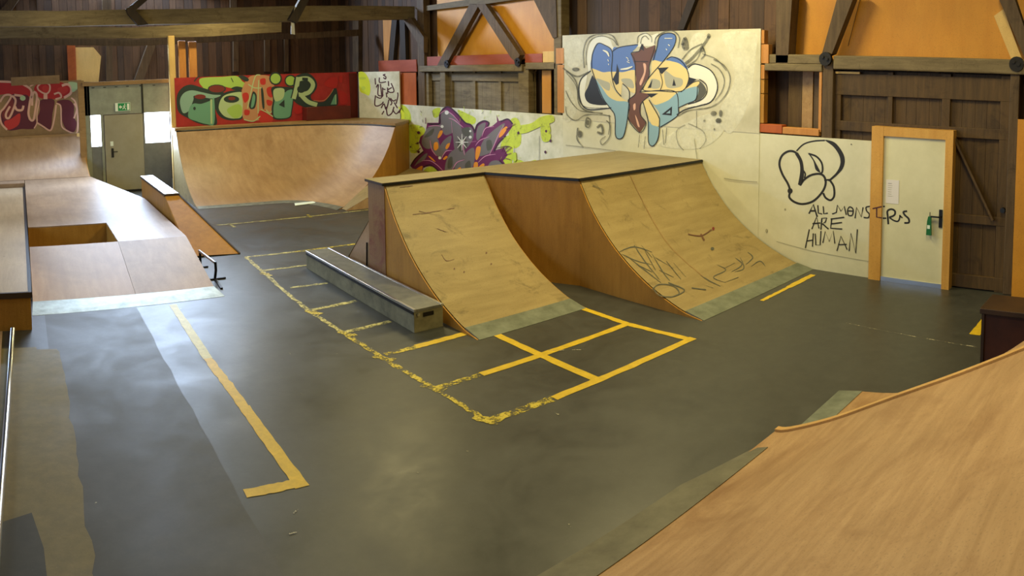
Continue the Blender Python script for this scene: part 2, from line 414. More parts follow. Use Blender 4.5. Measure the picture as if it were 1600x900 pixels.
m=MB(); m.box((xv0,YD+.05,zwin+.02),(xr,YD+.06,ztr+.06),'window_sky'); struct(m.build('window_2'))
m=MB(); m.box((.7,YB-.03,5.4),(5.7,YB-.01,6.3),'window_sky')
for x in (.66,1.95,3.2,4.45,5.7): m.box((x-.04,YB-.06,5.36),(x+.04,YB-.01,6.34),'timber_dark')
struct(m.build('window_3'))
dr=bpy.data.objects.new('door_1',None); COL.objects.link(dr); dr.location=(xd0,YD,0); dr['_o']=(xd0,YD,0); struct(dr)
m=MB(); m.box((xd0+.02,YD-.01,.05),(xd1-.01,YD+.04,ztr-.02),'grey_door'); dl=m.build('door_leaf',dr,bevel=.004)
m=MB(); p=dB(176,240); m.box((p.x-.03,YD-.02,p.z-.1),(p.x+.03,YD-.01,p.z+.14),'steel_dark'); m.bar((p.x,YD-.05,p.z+.05),(p.x+.13,YD-.05,p.z+.05),.02,.02,'steel_dark'); m.box((p.x-.01,YD-.05,p.z+.04),(p.x+.01,YD-.015,p.z+.06),'steel_dark')
m.box((p.x-.05,YD-.013,p.z+.2),(p.x+.03,YD-.01,p.z+.32),'sign_white'); m.build('door_handle',dl)
# exit sign
es=root('exit_sign',dB(191,174),'green exit sign with white running figure above the grey exit door','sign')
p0,p1=dB(180,174),dB(203,160)
m=MB(); m.box((p0.x,YD-.035,p0.z),(p1.x,YD-.012,p1.z),'sign_white'); esb=m.build('sign_box',es)
m=MB(); W=p1.x-p0.x; Hh=p1.z-p0.z
def sg(u,v,o): return Vector((p0.x+u*W,YD-.036-o,p0.z+v*Hh))
m.face([sg(.18,.04,0),sg(.98,.04,0),sg(.98,.96,0),sg(.18,.96,0)],'sign_green')
def sb(u0,v0,u1,v1): m.face([sg(u0,v0,.002),sg(u1,v0,.002),sg(u1,v1,.002),sg(u0,v1,.002)],'sign_white')
sb(.78,.12,.94,.88); 
m.face([sg(.24,.5,.002),sg(.36,.75,.002),sg(.36,.58,.002),sg(.46,.58,.002),sg(.46,.42,.002),sg(.36,.42,.002),sg(.36,.25,.002)],'sign_white')
m.poly([sg(.64+.035*math.cos(a),.8+.09*math.sin(a),.002) for a in [i*.6 for i in range(10)]],'sign_white')
for a,b,t in [((.62,.68),(.58,.42),.07),((.58,.44),(.68,.3),.05),((.68,.3),(.68,.14),.04),((.58,.42),(.52,.28),.05),((.52,.28),(.46,.26),.04),((.62,.66),(.72,.55),.03),((.61,.66),(.52,.58),.03)]:
    dx,dy=(b[0]-a[0])*W,(b[1]-a[1])*Hh; l=math.hypot(dx,dy); nx,ny=-dy/l*t*W/2/W,dx/l*t*W/2/Hh
    m.face([sg(a[0]+nx,a[1]+ny,.003),sg(b[0]+nx,b[1]+ny,.003),sg(b[0]-nx,b[1]-ny,.003),sg(a[0]-nx,a[1]-ny,.003)],'sign_white')
m.build('running_figure_pictogram',esb)

# posts beside the exit door
def post(name,a,b,mat,label,cat='post',group=None,bevel=.01,grp=None):
    m=MB(); m.box(a,b,mat); return tag(m.build(name,bevel=bevel),label,cat,group)
p=onY(262,56,18.35); q=onY(272,56,18.35)
post('wooden_post',(p.x,18.31,0),(q.x,18.43,p.z),'pale_board','tall pale wooden post between the exit door and red graffiti wall','post')
p=onY(278,64,18.7); q=onY(289,64,18.7); post('wooden_stud',(p.x,18.65,0),(q.x,18.75,p.z),'orange_stud','pale orange stud standing behind left end of red graffiti wall','stud')
p=onY(294,65,18.7); q=onY(306,65,18.7); post('wooden_stud',(p.x,18.65,0),(q.x,18.75,p.z),'orange_stud','darker orange stud, second behind the red graffiti wall from its left end','stud')
p=onY(104,66,20.8); q=onY(117,66,20.8); post('wooden_stud',(p.x,20.78,2.6),(q.x,20.89,p.z),'brown_board','brown stud left of the pale plywood offcut high on the back wall','stud')
# pale offcut
m=MB(); c=[onY(*t,20.85) for t in [(118,74),(146,74),(158,88),(154,128),(120,128)]]; m.prism(c,(0,.04,0),'pale_board')
tag(m.build('plywood_offcut'),'pale yellow plywood offcut with clipped corner above the exit door','board')

#==================================================================  TIMBER FRAME
def ybeam(name,Y,pts,th,mat,label,cat='beam',bevel=.012):   # prism from pixel outline on plane Y
    m=MB(); m.prism([onY(a,b,Y) for a,b in pts],(0,th,0),mat); return tag(m.build(name,bevel=bevel),label,cat)
def xbeam(name,X,pts,th,mat,label,cat='beam',bevel=.01):
    m=MB(); m.prism([onX(a,b,X) for a,b in pts],(th,0,0),mat); return tag(m.build(name,bevel=bevel),label,cat)
ybeam('timber_beam',16.3,[(-40,17),(100,17),(300,14),(480,9),(648,10),(648,30),(480,33),(300,37),(100,41),(-40,42)],.25,'timber_grey','thick long tie beam crossing the top left of the hall, the upper one')
ybeam('timber_beam',18.4,[(-40,43),(210,43),(330,37),(440,34),(440,50),(330,57),(210,60),(-40,60)],.2,'timber_grey','long tie beam under the thick one, ending above the middle of the red graffiti wall')
ybeam('timber_beam',18.9,[(-40,58),(210,62),(480,51),(560,46),(560,56),(480,60),(210,72),(-40,70)],.12,'timber_dark','thin wall plate along the back wall below the two tie beams')
ybeam('timber_brace',16.16,[(197,14),(226,-8),(240,-8),(212,16),(232,38),(216,40),(200,22)],.14,'timber_black','bent brace crossing the tie beams above the exit door','brace')
ybeam('timber_brace',16.16,[(452,30),(472,-6),(486,-6),(464,36)],.14,'timber_black','slanted brace crossing the tie beams above the red graffiti wall','brace')
ybeam('iron_strap',16.25,[(455,34),(460,36),(461,54),(455,53)],.03,'steel','short pale metal strap hanging from the slanted brace','strap',0)
ybeam('timber_brace',20.7,[(245,66),(232,66),(210,126),(224,126)],.19,'timber_dark','dark diagonal brace on the back wall above the exit door','brace')
for a,b,l in [(365,373,'back wall upright above the left half of the red graffiti wall'),(414,422,'back wall upright above the middle of the red graffiti wall'),(445,451,'thin back wall upright closest to the short pale metal strap')]:
    ybeam('wall_upright',20.75,[(a,56),(b,56),(b,112),(a,112)],.1,'timber_dark',l,'upright')
ybeam('wall_upright',20.75,[(166,68),(176,68),(176,126),(166,126)],.1,'timber_dark','narrow upright on the back wall right of the pale plywood offcut','upright')
ybeam('wall_upright',20.75,[(160,-10),(174,-10),(174,20),(160,20)],.1,'timber_dark','short upright above the upper tie beam left of the bent brace','upright')
ybeam('wall_upright',20.75,[(360,-10),(370,-10),(370,14),(360,14)],.1,'timber_dark','short upright above the upper tie beam right of the bent brace','upright')
ybeam('timber_brace',20.7,[(-5,22),(22,-10),(36,-10),(14,22)],.19,'timber_dark','diagonal brace in the top left corner above the tie beams','brace')
xbeam('timber_post',9.82,[(551,30),(560,30),(560,112),(551,112)],.12,'timber_dark','dark post on the back wall at right end of the red graffiti wall','post')
xbeam('wall_board',9.86,[(598,30),(612,30),(606,96),(600,96)],.08,'orange_stud','light brown slanted board above the small white panel','board')
xbeam('timber_brace',9.83,[(612,30),(620,30),(614,96),(607,96)],.1,'timber_black','dark slanted strut next to the light brown slanted board','brace')
xbeam('timber_brace',9.83,[(624,30),(632,30),(634,96),(626,96)],.1,'timber_black','dark upright strut second to the right of the light brown slanted board','brace')
xbeam('timber_brace',9.55,[(628,28),(642,28),(662,58),(662,82)],.12,'timber_dark','knee brace from corner post to the tie beam in the back right corner','brace')

# long wall timbers
def pY(px,Xp=XW): return onX(px,120,Xp).y
def tpost(px0,px1,z0,z1,X0,X1,mat,label,name='timber_post',cat='post'):
    m=MB(); m.box((X0,pY(px1),z0),(X1,pY(px0),z1),mat); return tag(m.build(name,bevel=.012),label,cat)
tpost(650,660,2.03,6.3,9.66,9.86,'timber_dark','dark corner post left of the large orange infill over the low white wall')
tpost(863,875,2.05,6.3,9.64,9.86,'timber_grey','grey post against the left edge of the tall graffiti panel')
tpost(684,692,2.03,3.0,9.66,9.80,'timber_grey','short grey post under the left brace foot above purple graffiti','timber_post')
tpost(806,822,2.05,3.0,9.66,9.82,'timber_grey','short wide post under the right brace foot above purple graffiti')
tpost(656,664,2.03,2.88,9.70,9.82,'timber_grey','short grey upright beside the corner post under the rail')
tpost(1284,1301,1.95,3.12,9.62,9.84,'timber_dark','dark post left of the barn gate with an iron knuckle on top')
tpost(1578,1593,0,3.1,9.62,9.86,'timber_dark','dark floor to rail post at right end of the barn gate')
xbeam('timber_post',9.62,[(1213,-12),(1238,-12),(1230,108),(1212,110)],.22,'timber_dark','broad dark post right of the tall graffiti panel running out of frame','post')
m=MB(); m.box((9.60,pY(815),2.9),(9.84,pY(655),3.05),'timber_grey'); tag(m.build('timber_rail',bevel=.015),'weathered rail under the orange infill with two braces','rail')
m=MB(); m.box((9.64,pY(866),2.94),(9.84,pY(818),3.08),'timber_grey'); tag(m.build('timber_rail',bevel=.015),'short rail between the wide short post and the grey post','rail')
m=MB(); m.box((9.60,pY(1284),2.95),(9.86,pY(1194),3.06),'timber_grey'); m.box((9.62,pY(1284),3.06),(9.86,pY(1200),3.2),'timber_grey'); tag(m.build('timber_rail',bevel=.015),'stepped rail over the plank niche right of the tall graffiti panel','rail')
m=MB(); m.box((9.58,1.2,2.99),(9.84,pY(1302),3.19),'timber_grey'); tag(m.build('timber_rail',bevel=.02),'long weathered rail along the top of the barn gate','rail')
xbeam('timber_beam',9.74,[(648,12),(760,-5),(900,-26),(900,-14),(760,6),(655,18)],.14,'timber_grey','tie beam above the orange infill rising out of frame','beam')
xbeam('timber_brace',9.62,[(734,6),(748,8),(694,106),(682,104)],.13,'timber_dark','left leg of the dark inverted V over the orange infill','brace')
xbeam('timber_brace',9.60,[(744,6),(758,6),(812,86),(806,98),(798,90)],.13,'timber_dark','right leg of the dark inverted V over the orange infill','brace')
xbeam('timber_brace',9.62,[(828,-12),(868,-12),(870,58),(864,60)],.16,'timber_dark','broad knee brace against the grey post by the tall graffiti panel','brace')
xbeam('timber_brace',9.62,[(1310,-10),(1336,-10),(1300,84),(1282,92)],.15,'timber_dark','diagonal brace over the left part of the orange panel at right','brace')
xbeam('timber_brace',9.62,[(1556,-12),(1582,-12),(1608,66),(1602,92)],.15,'timber_dark','diagonal brace over the right end of the orange panel at right','brace')
for a,b,l in [(1289,92,'black iron knuckle at the foot of the left brace over the barn gate'),(1588,100,'black iron knuckle at the right end of the barn gate rail'),(808,97,'black iron knuckle at the foot of the right inverted V leg'),(697,100,'black iron knuckle at the foot of the left inverted V leg')]:
    c=onX(a,b,9.56); m=MB(); r=.10 if a>1000 else .09
    pr=[(c.x,c.y+r*math.cos(t*.3927),c.z+r*math.sin(t*.3927)) for t in range(16)]; m.prism(pr,(.05,0,0),'iron')
    m.tube([(c.x-.02,c.y-.03,c.z),(c.x+.02,c.y-.03,c.z)],.02,'iron',8); m.tube([(c.x-.02,c.y+.04,c.z+.03),(c.x+.02,c.y+.04,c.z+.03)],.02,'iron',8)
    tag(m.build('iron_knuckle',bevel=.008),l,'iron fitting')

# infill panels above the rails
def xpanel(name,X,y0,y1,z0,z1,mat,label,cat='panel',th=.02):
    m=MB(); m.box((X,min(y0,y1),z0),(X+th,max(y0,y1),z1),mat); return tag(m.build(name,bevel=.003),label,cat)
xpanel('infill_panel',9.89,pY(669),pY(862),3.15,4.7,'orange_panel','large orange plywood infill behind the inverted V braces')
m=MB(); m.prism([onX(a,b,9.89) for a,b in [(1238,-14),(1605,-14),(1605,106),(1400,100),(1229,93)]],(.02,0,0),'orange_panel'); m.bar(onX(1345,-5,9.885),onX(1325,72,9.885),.008,.006,'timber_dark')
tag(m.build('infill_panel'),'large orange plywood infill above the barn gate','panel')
m=MB(); m.prism([onX(a,b,9.87) for a,b in [(1553,25),(1568,14),(1596,90),(1583,100)]],(.015,0,0),'pale_board'); tag(m.build('board_strip'),'pale slanted strip on the orange infill above the barn gate','board')
xpanel('red_board',9.72,pY(661),pY(806),3.05,3.27,'red_board','long reddish board lying on the rail below the orange infill','board')
xpanel('red_board',9.74,pY(812),pY(839),3.08,3.26,'red_board','short reddish board end right of the right inverted V leg','board')
xpanel('pale_board',9.74,pY(840),pY(862),3.08,3.3,'pale_board','pale board piece between the red board end and the grey post','board')
xpanel('orange_plank',9.80,pY(835),pY(849),2.05,2.92,'orange_panel','narrow orange plank in the dark niche left of the grey post','board')
xpanel('brown_board',9.63,pY(624),pY(648),2.05,2.88,'brown_board','rust brown board between the small white panel and the corner post','board')
m=MB(); m.prism([onX(a,b,9.68) for a,b in [(591,95),(650,93),(651,112),(592,113)]],(.03,0,0),'red_board'); tag(m.build('red_board'),'reddish board resting above the small white panel','board')
m=MB(); m.box((9.58,pY(870+12),3.05),(9.64,pY(870),3.35),'orange_stud'); m.box((9.58,pY(882),2.1),(9.63,pY(872),3.03),'orange_stud')
tag(m.build('timber_batten'),'light wood batten at the left edge of the tall graffiti panel','batten')
# gate between the short posts
def gate(nm,X,y0,y1,z0,z1,rails,stiles,mat='gate_wood',kind='door_3'):
    r=bpy.data.objects.new(nm,None); COL.objects.link(r); r.location=(X,(y0+y1)/2,z0); r['_o']=tuple(r.location); struct(r)
    m=MB(); t=y0
    while t<y1:
        e=min(y1,t+random.uniform(.14,.2)); m.box((X+.05,t+.002,z0),(X+.09,e-.002,z1),mat); t=e
    m.build('gate_boards',r)
    for a,b in rails: m=MB(); m.box((X,y0,a),(X+.05,y1,b),mat); m.build('gate_rail',r,bevel=.006)
    for a,b in stiles: m=MB(); m.box((X+.004,a,z0),(X+.052,b,z1),mat); m.build('gate_stile',r,bevel=.006)
    return r
ya,yb_=pY(822),pY(664)
xbeam('timber_brace',9.86,[(1078,-10),(1090,-10),(1068,46),(1058,46)],.08,'timber_black','dark slanted brace above the right half of the tall graffiti panel','brace')
gate('door_4',9.78,ya,yb_,1.98,2.9,[(2.68,2.86)],[(pY(732),pY(728)),(pY(772),pY(768)),(pY(696),pY(690))],'timber_grey')
yg0,yg1=pY(1577),pY(1301)
gt=gate('door_3',9.68,yg0,yg1,0.0,2.97,[(2.62,2.93),(2.1,2.24),(.92,1.04),(.02,.2)],[(yg0,yg0+.13),(pY(1483),pY(1470)),(pY(1392),pY(1384)),(yg1-.1,yg1)])
m=MB(); m.bar((9.675,pY(1492),2.1),(9.675,pY(1558),1.0),.03,.09,'gate_wood',(1,0,0)); m.build('gate_brace',gt)
m=MB(); m.tube([(9.62,pY(1573),1.15),(9.69,pY(1573),1.15)],.035,'steel_dark'); m.build('gate_bolt',gt)
m=MB(); m.box((9.66,pY(1340),2.93),(9.69,pY(1302),2.96),'pale_board'); m.build('gate_light_gap',gt)
xpanel('orange_plank',9.55,1.2,pY(1594),0,2.4,'orange_panel','orange board at the right frame edge beside the gate post','board',.05)
# niche planks and studs at right of tall panel
xpanel('niche_plank',9.86,pY(1240),pY(1219),2.05,2.95,'timber_dark','dark plank at the left of the niche right of the tall graffiti panel','board')
xpanel('niche_plank',9.85,pY(1258),pY(1241),2.05,2.95,'coping_wood','light brown middle plank of the niche right of the tall graffiti panel','board')
xpanel('niche_plank',9.86,pY(1274),pY(1259),2.05,2.95,'timber_dark','dark plank at the right of the niche right of the tall graffiti panel','board')
m=MB(); m.box((9.62,pY(1283),2.06),(9.76,pY(1279),2.95),'orange_stud'); tag(m.build('wooden_batten'),'thin pale upright batten at right edge of the plank niche','batten')
m=MB(); m.box((9.60,pY(1223),2.0),(9.74,pY(1188),2.13),'brown_board'); tag(m.build('wood_block',bevel=.006),'left reddish wood block on the low white wall','block')
m=MB(); m.box((9.60,pY(1281),2.0),(9.74,pY(1224),2.10),'orange_stud'); tag(m.build('wood_block',bevel=.006),'right orange wood block on the low white wall','block')
for (a,b,z0,z1,mt,l) in [(1185,1193,3.36,3.57,'orange_stud','topmost wood block on the right edge of the tall graffiti panel'),(1184,1200,3.06,3.35,'orange_stud','wide jutting wood block, second from top on the right edge of the tall panel'),(1185,1194,2.82,3.04,'orange_stud','wood block, third from top on the right edge of the tall panel'),(1185,1194,2.6,2.81,'side_ply','wood block, fourth from top on the right edge of the tall panel'),(1185,1194,2.14,2.59,'side_ply','long lowest wood block on the right edge of the tall panel')]:
    m=MB(); m.box((9.605,pY(b),z0),(9.72,pY(a),z1),mt); tag(m.build('wood_block',bevel=.005),l,'block')

#==================================================================  WHITE WALLS AND GRAFFITI
PX=lambda a,b,o: onX(a,b,XW-o)
def slab_px(pts,X,th,mat): m=MB(); m.prism([onX(a,b,X) for a,b in pts],(th,0,0),mat); return m
yA=onX(880,178,XW).y; yJ=onX(1187,215,XW).y; yC=onX(626,165,XW).y; yE=onX(1365,222,XW).y
# low white wall, left (purple piece)
m=MB(); m.box((XW,yA,0),(XW+.04,yC,2.05),'white_wall_worn')
a=Art(m,620,150,6.925,PX)
Yl='spray_yellow'; a.fat=1.15
for b in [[(10,110),(90,110),(150,200),(140,300),(10,300)],[(110,330),(200,310),(300,350),(290,430),(240,480),(240,600),(150,610),(120,480)],
          [(660,150),(760,190),(850,240),(840,300),(760,300),(690,230)],[(390,150),(470,130),(450,220),(400,230)],
          [(1230,260),(1300,240),(1340,330),(1340,520),(1250,560),(1210,400)],[(1160,460),(1230,430),(1260,560),(1230,800),(1160,770),(1120,560)],[(1270,700),(1330,690),(1380,720),(1380,760),(1270,770)]]: a.blob(b,Yl)
a.blob([(150,760),(230,640),(290,600),(240,500),(255,440),(310,400),(328,290),(450,290),(460,190),(500,130),(550,110),(640,180),(740,285),(800,300),(838,385),(860,320),(920,272),(990,280),(985,345),(1040,320),(1085,280),(1078,200),(1105,270),(1200,248),(1260,300),(1240,350),(1170,440),(1100,510),(1050,590),(1160,560),(1200,640),(1150,700),(1195,775),(1100,810),(800,840),(590,870),(480,870),(430,800),(360,760),(290,770),(250,880),(190,810)],'g_purple',True)
for b in [[(270,480),(340,340),(480,310),(440,440),(380,560),(300,560)],[(480,330),(480,200),(540,150),(640,250),(700,340),(600,400),(520,420)],[(600,280),(700,350),(800,340),(830,440),(760,560),(640,600),(610,450)],
          [(500,490),(590,430),(560,560),(480,660),(430,620)],[(560,640),(660,560),(740,600),(700,720),(600,790),(520,800)],[(860,440),(880,330),(960,290),(930,400),(880,480)],
          [(960,450),(1100,330),(1170,300),(1120,420),(1040,560),(1000,620),(880,650),(900,560)],[(730,640),(830,560),(840,700),(790,810),(740,790)],[(190,760),(260,660),(330,620),(300,690),(230,730)],
          [(980,790),(1020,710),(1100,700),(1160,760),(1100,790)],[(610,820),(680,720),(750,700),(720,800)],[(370,490),(440,460),(470,600),(420,640)]]: a.blob(b,'g_mgrey')
for b in [[(660,480),(740,450),(760,560),(680,600)],[(970,490),(1020,480),(1030,560),(980,590)],[(560,680),(600,660),(600,760),(550,780)],[(330,400),(400,350),(380,420),(300,450)],[(700,360),(780,340),(790,420),(740,440)],[(740,740),(790,700),(800,800),(750,810)]]: a.blob(b,'g_dkgrey')
for b in [[(440,450),(465,380),(495,375),(490,410),(460,450)],[(400,570),(405,510),(440,500),(450,560),(420,590)],[(525,560),(545,520),(575,510),(565,550),(540,575)],[(850,670),(860,560),(905,550),(900,620),(870,690)],[(830,770),(840,720),(875,720),(875,780),(840,790)],[(885,770),(930,730),(950,745),(920,785)],[(1105,450),(1125,380),(1180,330),(1195,350),(1150,420)],[(340,650),(370,660),(420,710),(390,700)],[(500,680),(530,650),(550,660),(520,690)],[(195,810),(240,770),(280,760),(262,830),(240,850)],[(650,800),(690,770),(690,830)]]: a.blob(b,'g_orange')
a.blob([(280,830),(330,770),(400,770),(450,830),(470,870),(300,890)],Yl)
for l,wd in [([(500,140),(560,118),(650,190),(740,290),(810,320),(845,400)],14),([(845,390),(870,310),(940,270),(995,290),(980,330)],14),([(340,300),(460,300),(465,200),(510,130)],14),([(150,760),(200,680),(290,600)],14),([(1120,280),(1200,250),(1250,300)],14),([(1050,600),(1100,510),(1180,430)],12),([(290,770),(360,745),(440,800),(490,850)],12),([(1110,700),(1190,770)],12)]: a.line(l,wd,'g_dkpurple')
for l in [[(270,700),(360,700),(440,750),(500,810)],[(850,540),(900,480),(1000,440)],[(560,240),(620,260),(720,340)],[(480,680),(530,600),(600,590)],[(880,720),(960,650),(1070,630)],[(1000,640),(1050,540),(1100,420),(1160,310)],[(600,800),(650,720),(730,690)],[(360,480),(380,580),(430,650)],[(730,480),(720,560),(735,640)],[(340,330),(420,320),(480,330)],[(460,200),(520,160),(600,200),(680,290)],[(590,270),(600,400)],[(780,500),(860,490)],[(920,440),(960,350),(1050,330)]]: a.line(l,8,'g_pink',taper=True)
for u,v,r in [(540,180,22),(490,330,16),(795,445,16),(465,670,16),(490,830,14),(795,380,12)]: a.dot(u,v,r,r,'g_white')
for t in range(4): an=t*.785; a.line([(705-70*math.cos(an),500-90*math.sin(an)),(705,500),(705+70*math.cos(an),500+90*math.sin(an))],12,'g_white',sharp=True,taper=True)
rs=random.Random(5)
for _ in range(60):
    u=rs.choice([rs.uniform(120,330),rs.uniform(1040,1350),rs.uniform(600,1200)]); v=rs.uniform(150,700) if u<340 or u>1040 else rs.uniform(150,260)
    if u<340 and v<320 and u>280: continue
    an=rs.uniform(0,6.28); l_=rs.uniform(15,60)
    if 340<u<1040 and v>230: continue
    if u>260 and u<1130 and v>300: continue
    a.line([(u,v),(u+l_*math.cos(an)*.6,v+l_*math.sin(an))],rs.uniform(5,10),rs.choice([Yl,Yl,'g_plum','g_yell2']),taper=True)
for l in [[(1150,600),(1200,540)],[(1150,640),(1240,620)],[(1140,660),(1230,690)],[(1130,600),(1160,540)],[(1160,620),(1245,555)],[(250,500),(200,515)],[(260,560),(210,600)],[(300,620),(150,760)],[(1180,360),(1280,300)],[(310,300),(310,235)]]: a.line(l,16,'g_purple',taper=True)
for u,v,r in [(235,395,16),(225,510,10),(150,550,8),(1312,403,10),(1270,625,14),(235,605,14),(40,150,12)]: a.dot(u,v,r,r,'g_plum')
for l in [[(0,150),(30,170),(60,250),(120,310)],[(1270,540),(1270,660)],[(1050,570),(1180,545),(1240,555)],[(1100,690),(1200,680)],[(380,160),(400,220)],[(200,380),(260,400)],[(150,590),(240,600)]]: a.line(l,7,'g_plum',taper=True)
a.blob([(1255,620),(1285,620),(1295,690),(1270,705),(1252,680)],'g_yell2')
# right-hand part of the same wall (enlarged view 550,0 x4)
a=Art(m,550,0,4,PX); a.n=90
for b in [[(1030,790),(1120,770),(1180,730),(1250,720),(1260,760),(1180,790),(1090,830),(1040,830)],[(1180,780),(1230,770),(1240,870),(1190,880)],[(1010,1030),(1080,1020),(1150,1000),(1140,1050),(1010,1060)]]: a.blob(b,Yl)
for u,v in [(1040,830),(1213,820),(1240,880),(1208,950)]: a.dot(u,v,7,9,'g_plum')
a.blob([(1005,960),(1025,955),(1028,1000),(1010,1010)],'g_yell2'); a.line([(1170,850),(1170,1010)],3,'g_grey',sharp=True)
wl=m.build('graffiti_wall'); tag(wl,'low white wall with purple and grey graffiti and neon yellow splashes','wall panel')
# tall graffiti panel
m=slab_px([(880,57),(1190,43),(1189,215),(1189,228),(1189,470),(880,300)],XW-.012,.05,'white_panel_grey')
m.v=[]; m.f=[]; m.m=[]; m.sm=[]
zt=3.59; m.box((XW-.012,yJ,1.98),(XW+.03,yA,zt),'white_panel_grey'); m.box((XW-.006,yJ,0),(XW+.03,yA,1.98),'white_wall_paint')
a=Art(m,875,35,4.5,lambda p,q,o:onX(p,q,XW-.012-o))
for b in [[(1150,80),(1370,72),(1380,200),(1330,560),(1200,780),(1120,640),(1230,400),(1180,200)],[(30,150),(170,110),(170,280),(60,310)],[(940,85),(1030,90),(1000,200),(960,260),(900,230)],[(560,820),(640,880),(900,700),(1100,640),(1150,760),(1000,880),(760,880)],[(30,420),(120,600),(60,700),(25,640)]]: a.blob(b,'spray_white')
for b in [[(190,370),(140,420),(130,480),(150,570),(200,615),(300,610),(350,600),(345,560),(230,570),(175,500)]]: a.blob(b,'g_white')
a.blob([(205,350),(190,250),(215,140),(280,95),(350,120),(390,180),(545,148),(560,90),(600,68),(640,90),(690,80),(660,160),(560,170),(380,210),(300,170),(245,180),(225,260)],'g_white')
a.blob([(900,320),(950,292),(1050,330),(1095,400),(1102,480),(1060,555),(990,582),(880,595),(950,560),(1025,510),(1032,440),(990,400),(900,395)],'g_white')
a.blob([(232,372),(252,420),(290,510),(335,578),(210,570),(173,510),(198,450),(215,400)],'g_black')
a.blob([(970,420),(1010,440),(1028,490),(985,545),(950,555)],'g_dkgrey')
a.blob([(262,150),(310,158),(366,205),(362,352),(300,352),(220,325),(226,230)],'g_blue')
a.blob([(370,190),(420,174),(548,155),(505,215),(520,270),(535,342),(440,352),(362,352)],'g_blue')
a.blob([(700,100),(760,74),(812,95),(800,170),(760,225),(720,275),(650,272),(678,180)],'g_blue')
a.blob([(220,325),(300,350),(362,350),(355,420),(385,480),(435,530),(485,570),(410,560),(340,520),(290,450),(248,405)],'g_cream')
a.blob([(362,350),(440,350),(535,342),(540,490),(485,480),(440,430),(425,512),(385,470),(358,410)],'g_cream')
a.blob([(248,400),(290,450),(340,520),(400,552),(484,568),(468,700),(442,806),(392,802),(386,660),(345,590),(295,530)],'g_ltblue',False)
a.blob([(255,395),(310,410),(350,430),(345,480),(300,455)],'g_greyl'); a.blob([(430,400),(500,400),(520,460),(470,450)],'g_greyl')
a.blob([(650,270),(720,278),(790,268),(855,290),(892,335),(905,400),(870,475),(800,488),(680,482),(590,478),(600,430),(640,370)],'g_cream')
a.blob([(745,262),(795,240),(862,268),(900,335),(840,290),(780,272)],'g_blue')
a.blob([(740,340),(800,380),(860,400),(850,450),(760,460),(735,400)],'g_greyl'); a.blob([(640,400),(700,410),(700,460),(640,460)],'g_greyl')
a.blob([(580,480),(760,478),(830,492),(880,470),(930,425),(975,415),(972,440),(900,490),(830,510),(770,565),(670,582),(620,520),(590,530)],'g_cream')
a.blob([(675,580),(760,548),(835,490),(966,452),(955,540),(890,572),(832,605),(822,660),(705,736),(700,640),(650,570)],'g_ltblue')
a.blob([(583,558),(625,545),(692,670),(684,745),(648,725),(612,640)],'g_cream')
a.blob([(618,700),(650,722),(697,742),(690,812),(655,868),(622,840)],'g_ltblue')
a.blob([(575,150),(605,182),(668,160),(672,200),(628,300),(625,380),(585,440),(562,492),(645,505),(570,570),(566,650),(605,710),(560,775),(480,680),(490,590),(478,545),(530,500),(536,400),(525,300),(498,220),(552,205)],'g_brown',True)
for b in [[(585,290),(605,300),(600,360),(570,440),(560,420),(590,350)],[(515,580),(530,570),(530,610),(518,615)],[(528,650),(548,690),(560,735),(545,725)]]: a.blob(b,'g_cpink')
for b in [[(685,320),(765,315),(715,365)],[(800,395),(815,445),(790,445)],[(650,400),(640,460),(615,462)],[(400,290),(415,340),(412,430),(395,440),(370,400),(395,350)],[(610,500),(690,500),(640,530)],[(715,648),(788,590),(785,655)],[(905,385),(960,400),(900,440)],[(560,180),(585,150),(590,200)]]: a.blob(b,'g_black',True)
a.blob([(745,640),(775,615),(775,640)],'g_ltblue',True)
K='g_black'
for l,wd in [([(222,325),(226,230),(262,150),(310,158),(366,205),(362,352),(385,460),(430,520)],6),([(222,325),(250,405),(300,530),(350,600),(386,660),(392,802),(442,806),(470,700),(484,568),(485,480),(440,430)],6),([(366,205),(420,174),(548,155)],6),([(655,268),(680,180),(700,100),(760,74),(812,95),(800,170),(720,280),(640,370),(600,430),(590,478),(700,482),(800,488),(870,475),(905,400),(892,330),(850,270),(790,242),(750,258)],6),
    ([(560,490),(700,478),(790,480),(825,510),(832,600),(822,660),(705,736)],6),([(583,558),(620,700),(622,840),(655,868),(690,812),(700,700),(692,660),(625,545)],6),([(832,600),(890,572),(955,540),(966,452)],5),([(850,490),(930,425),(980,410)],5),([(700,340),(720,420),(705,475)],5),([(900,320),(950,292),(1050,330),(1098,400),(1104,480),(1060,558),(980,585),(880,612),(820,650)],7),([(980,400),(1028,440),(1030,500),(985,548),(900,575)],6),
    ([(215,340),(150,395),(132,470),(150,570),(200,612),(300,608),(360,600)],7),([(575,150),(560,200),(500,215),(525,270),(530,400),(530,500),(480,545),(490,590),(480,680),(560,775),(605,710),(566,650),(570,570),(640,508)],5),([(670,165),(628,300),(625,380),(562,490)],5),([(520,275),(620,275)],4)]: a.line(l,wd,K)
G='spray_grey'; a.fat=1.7
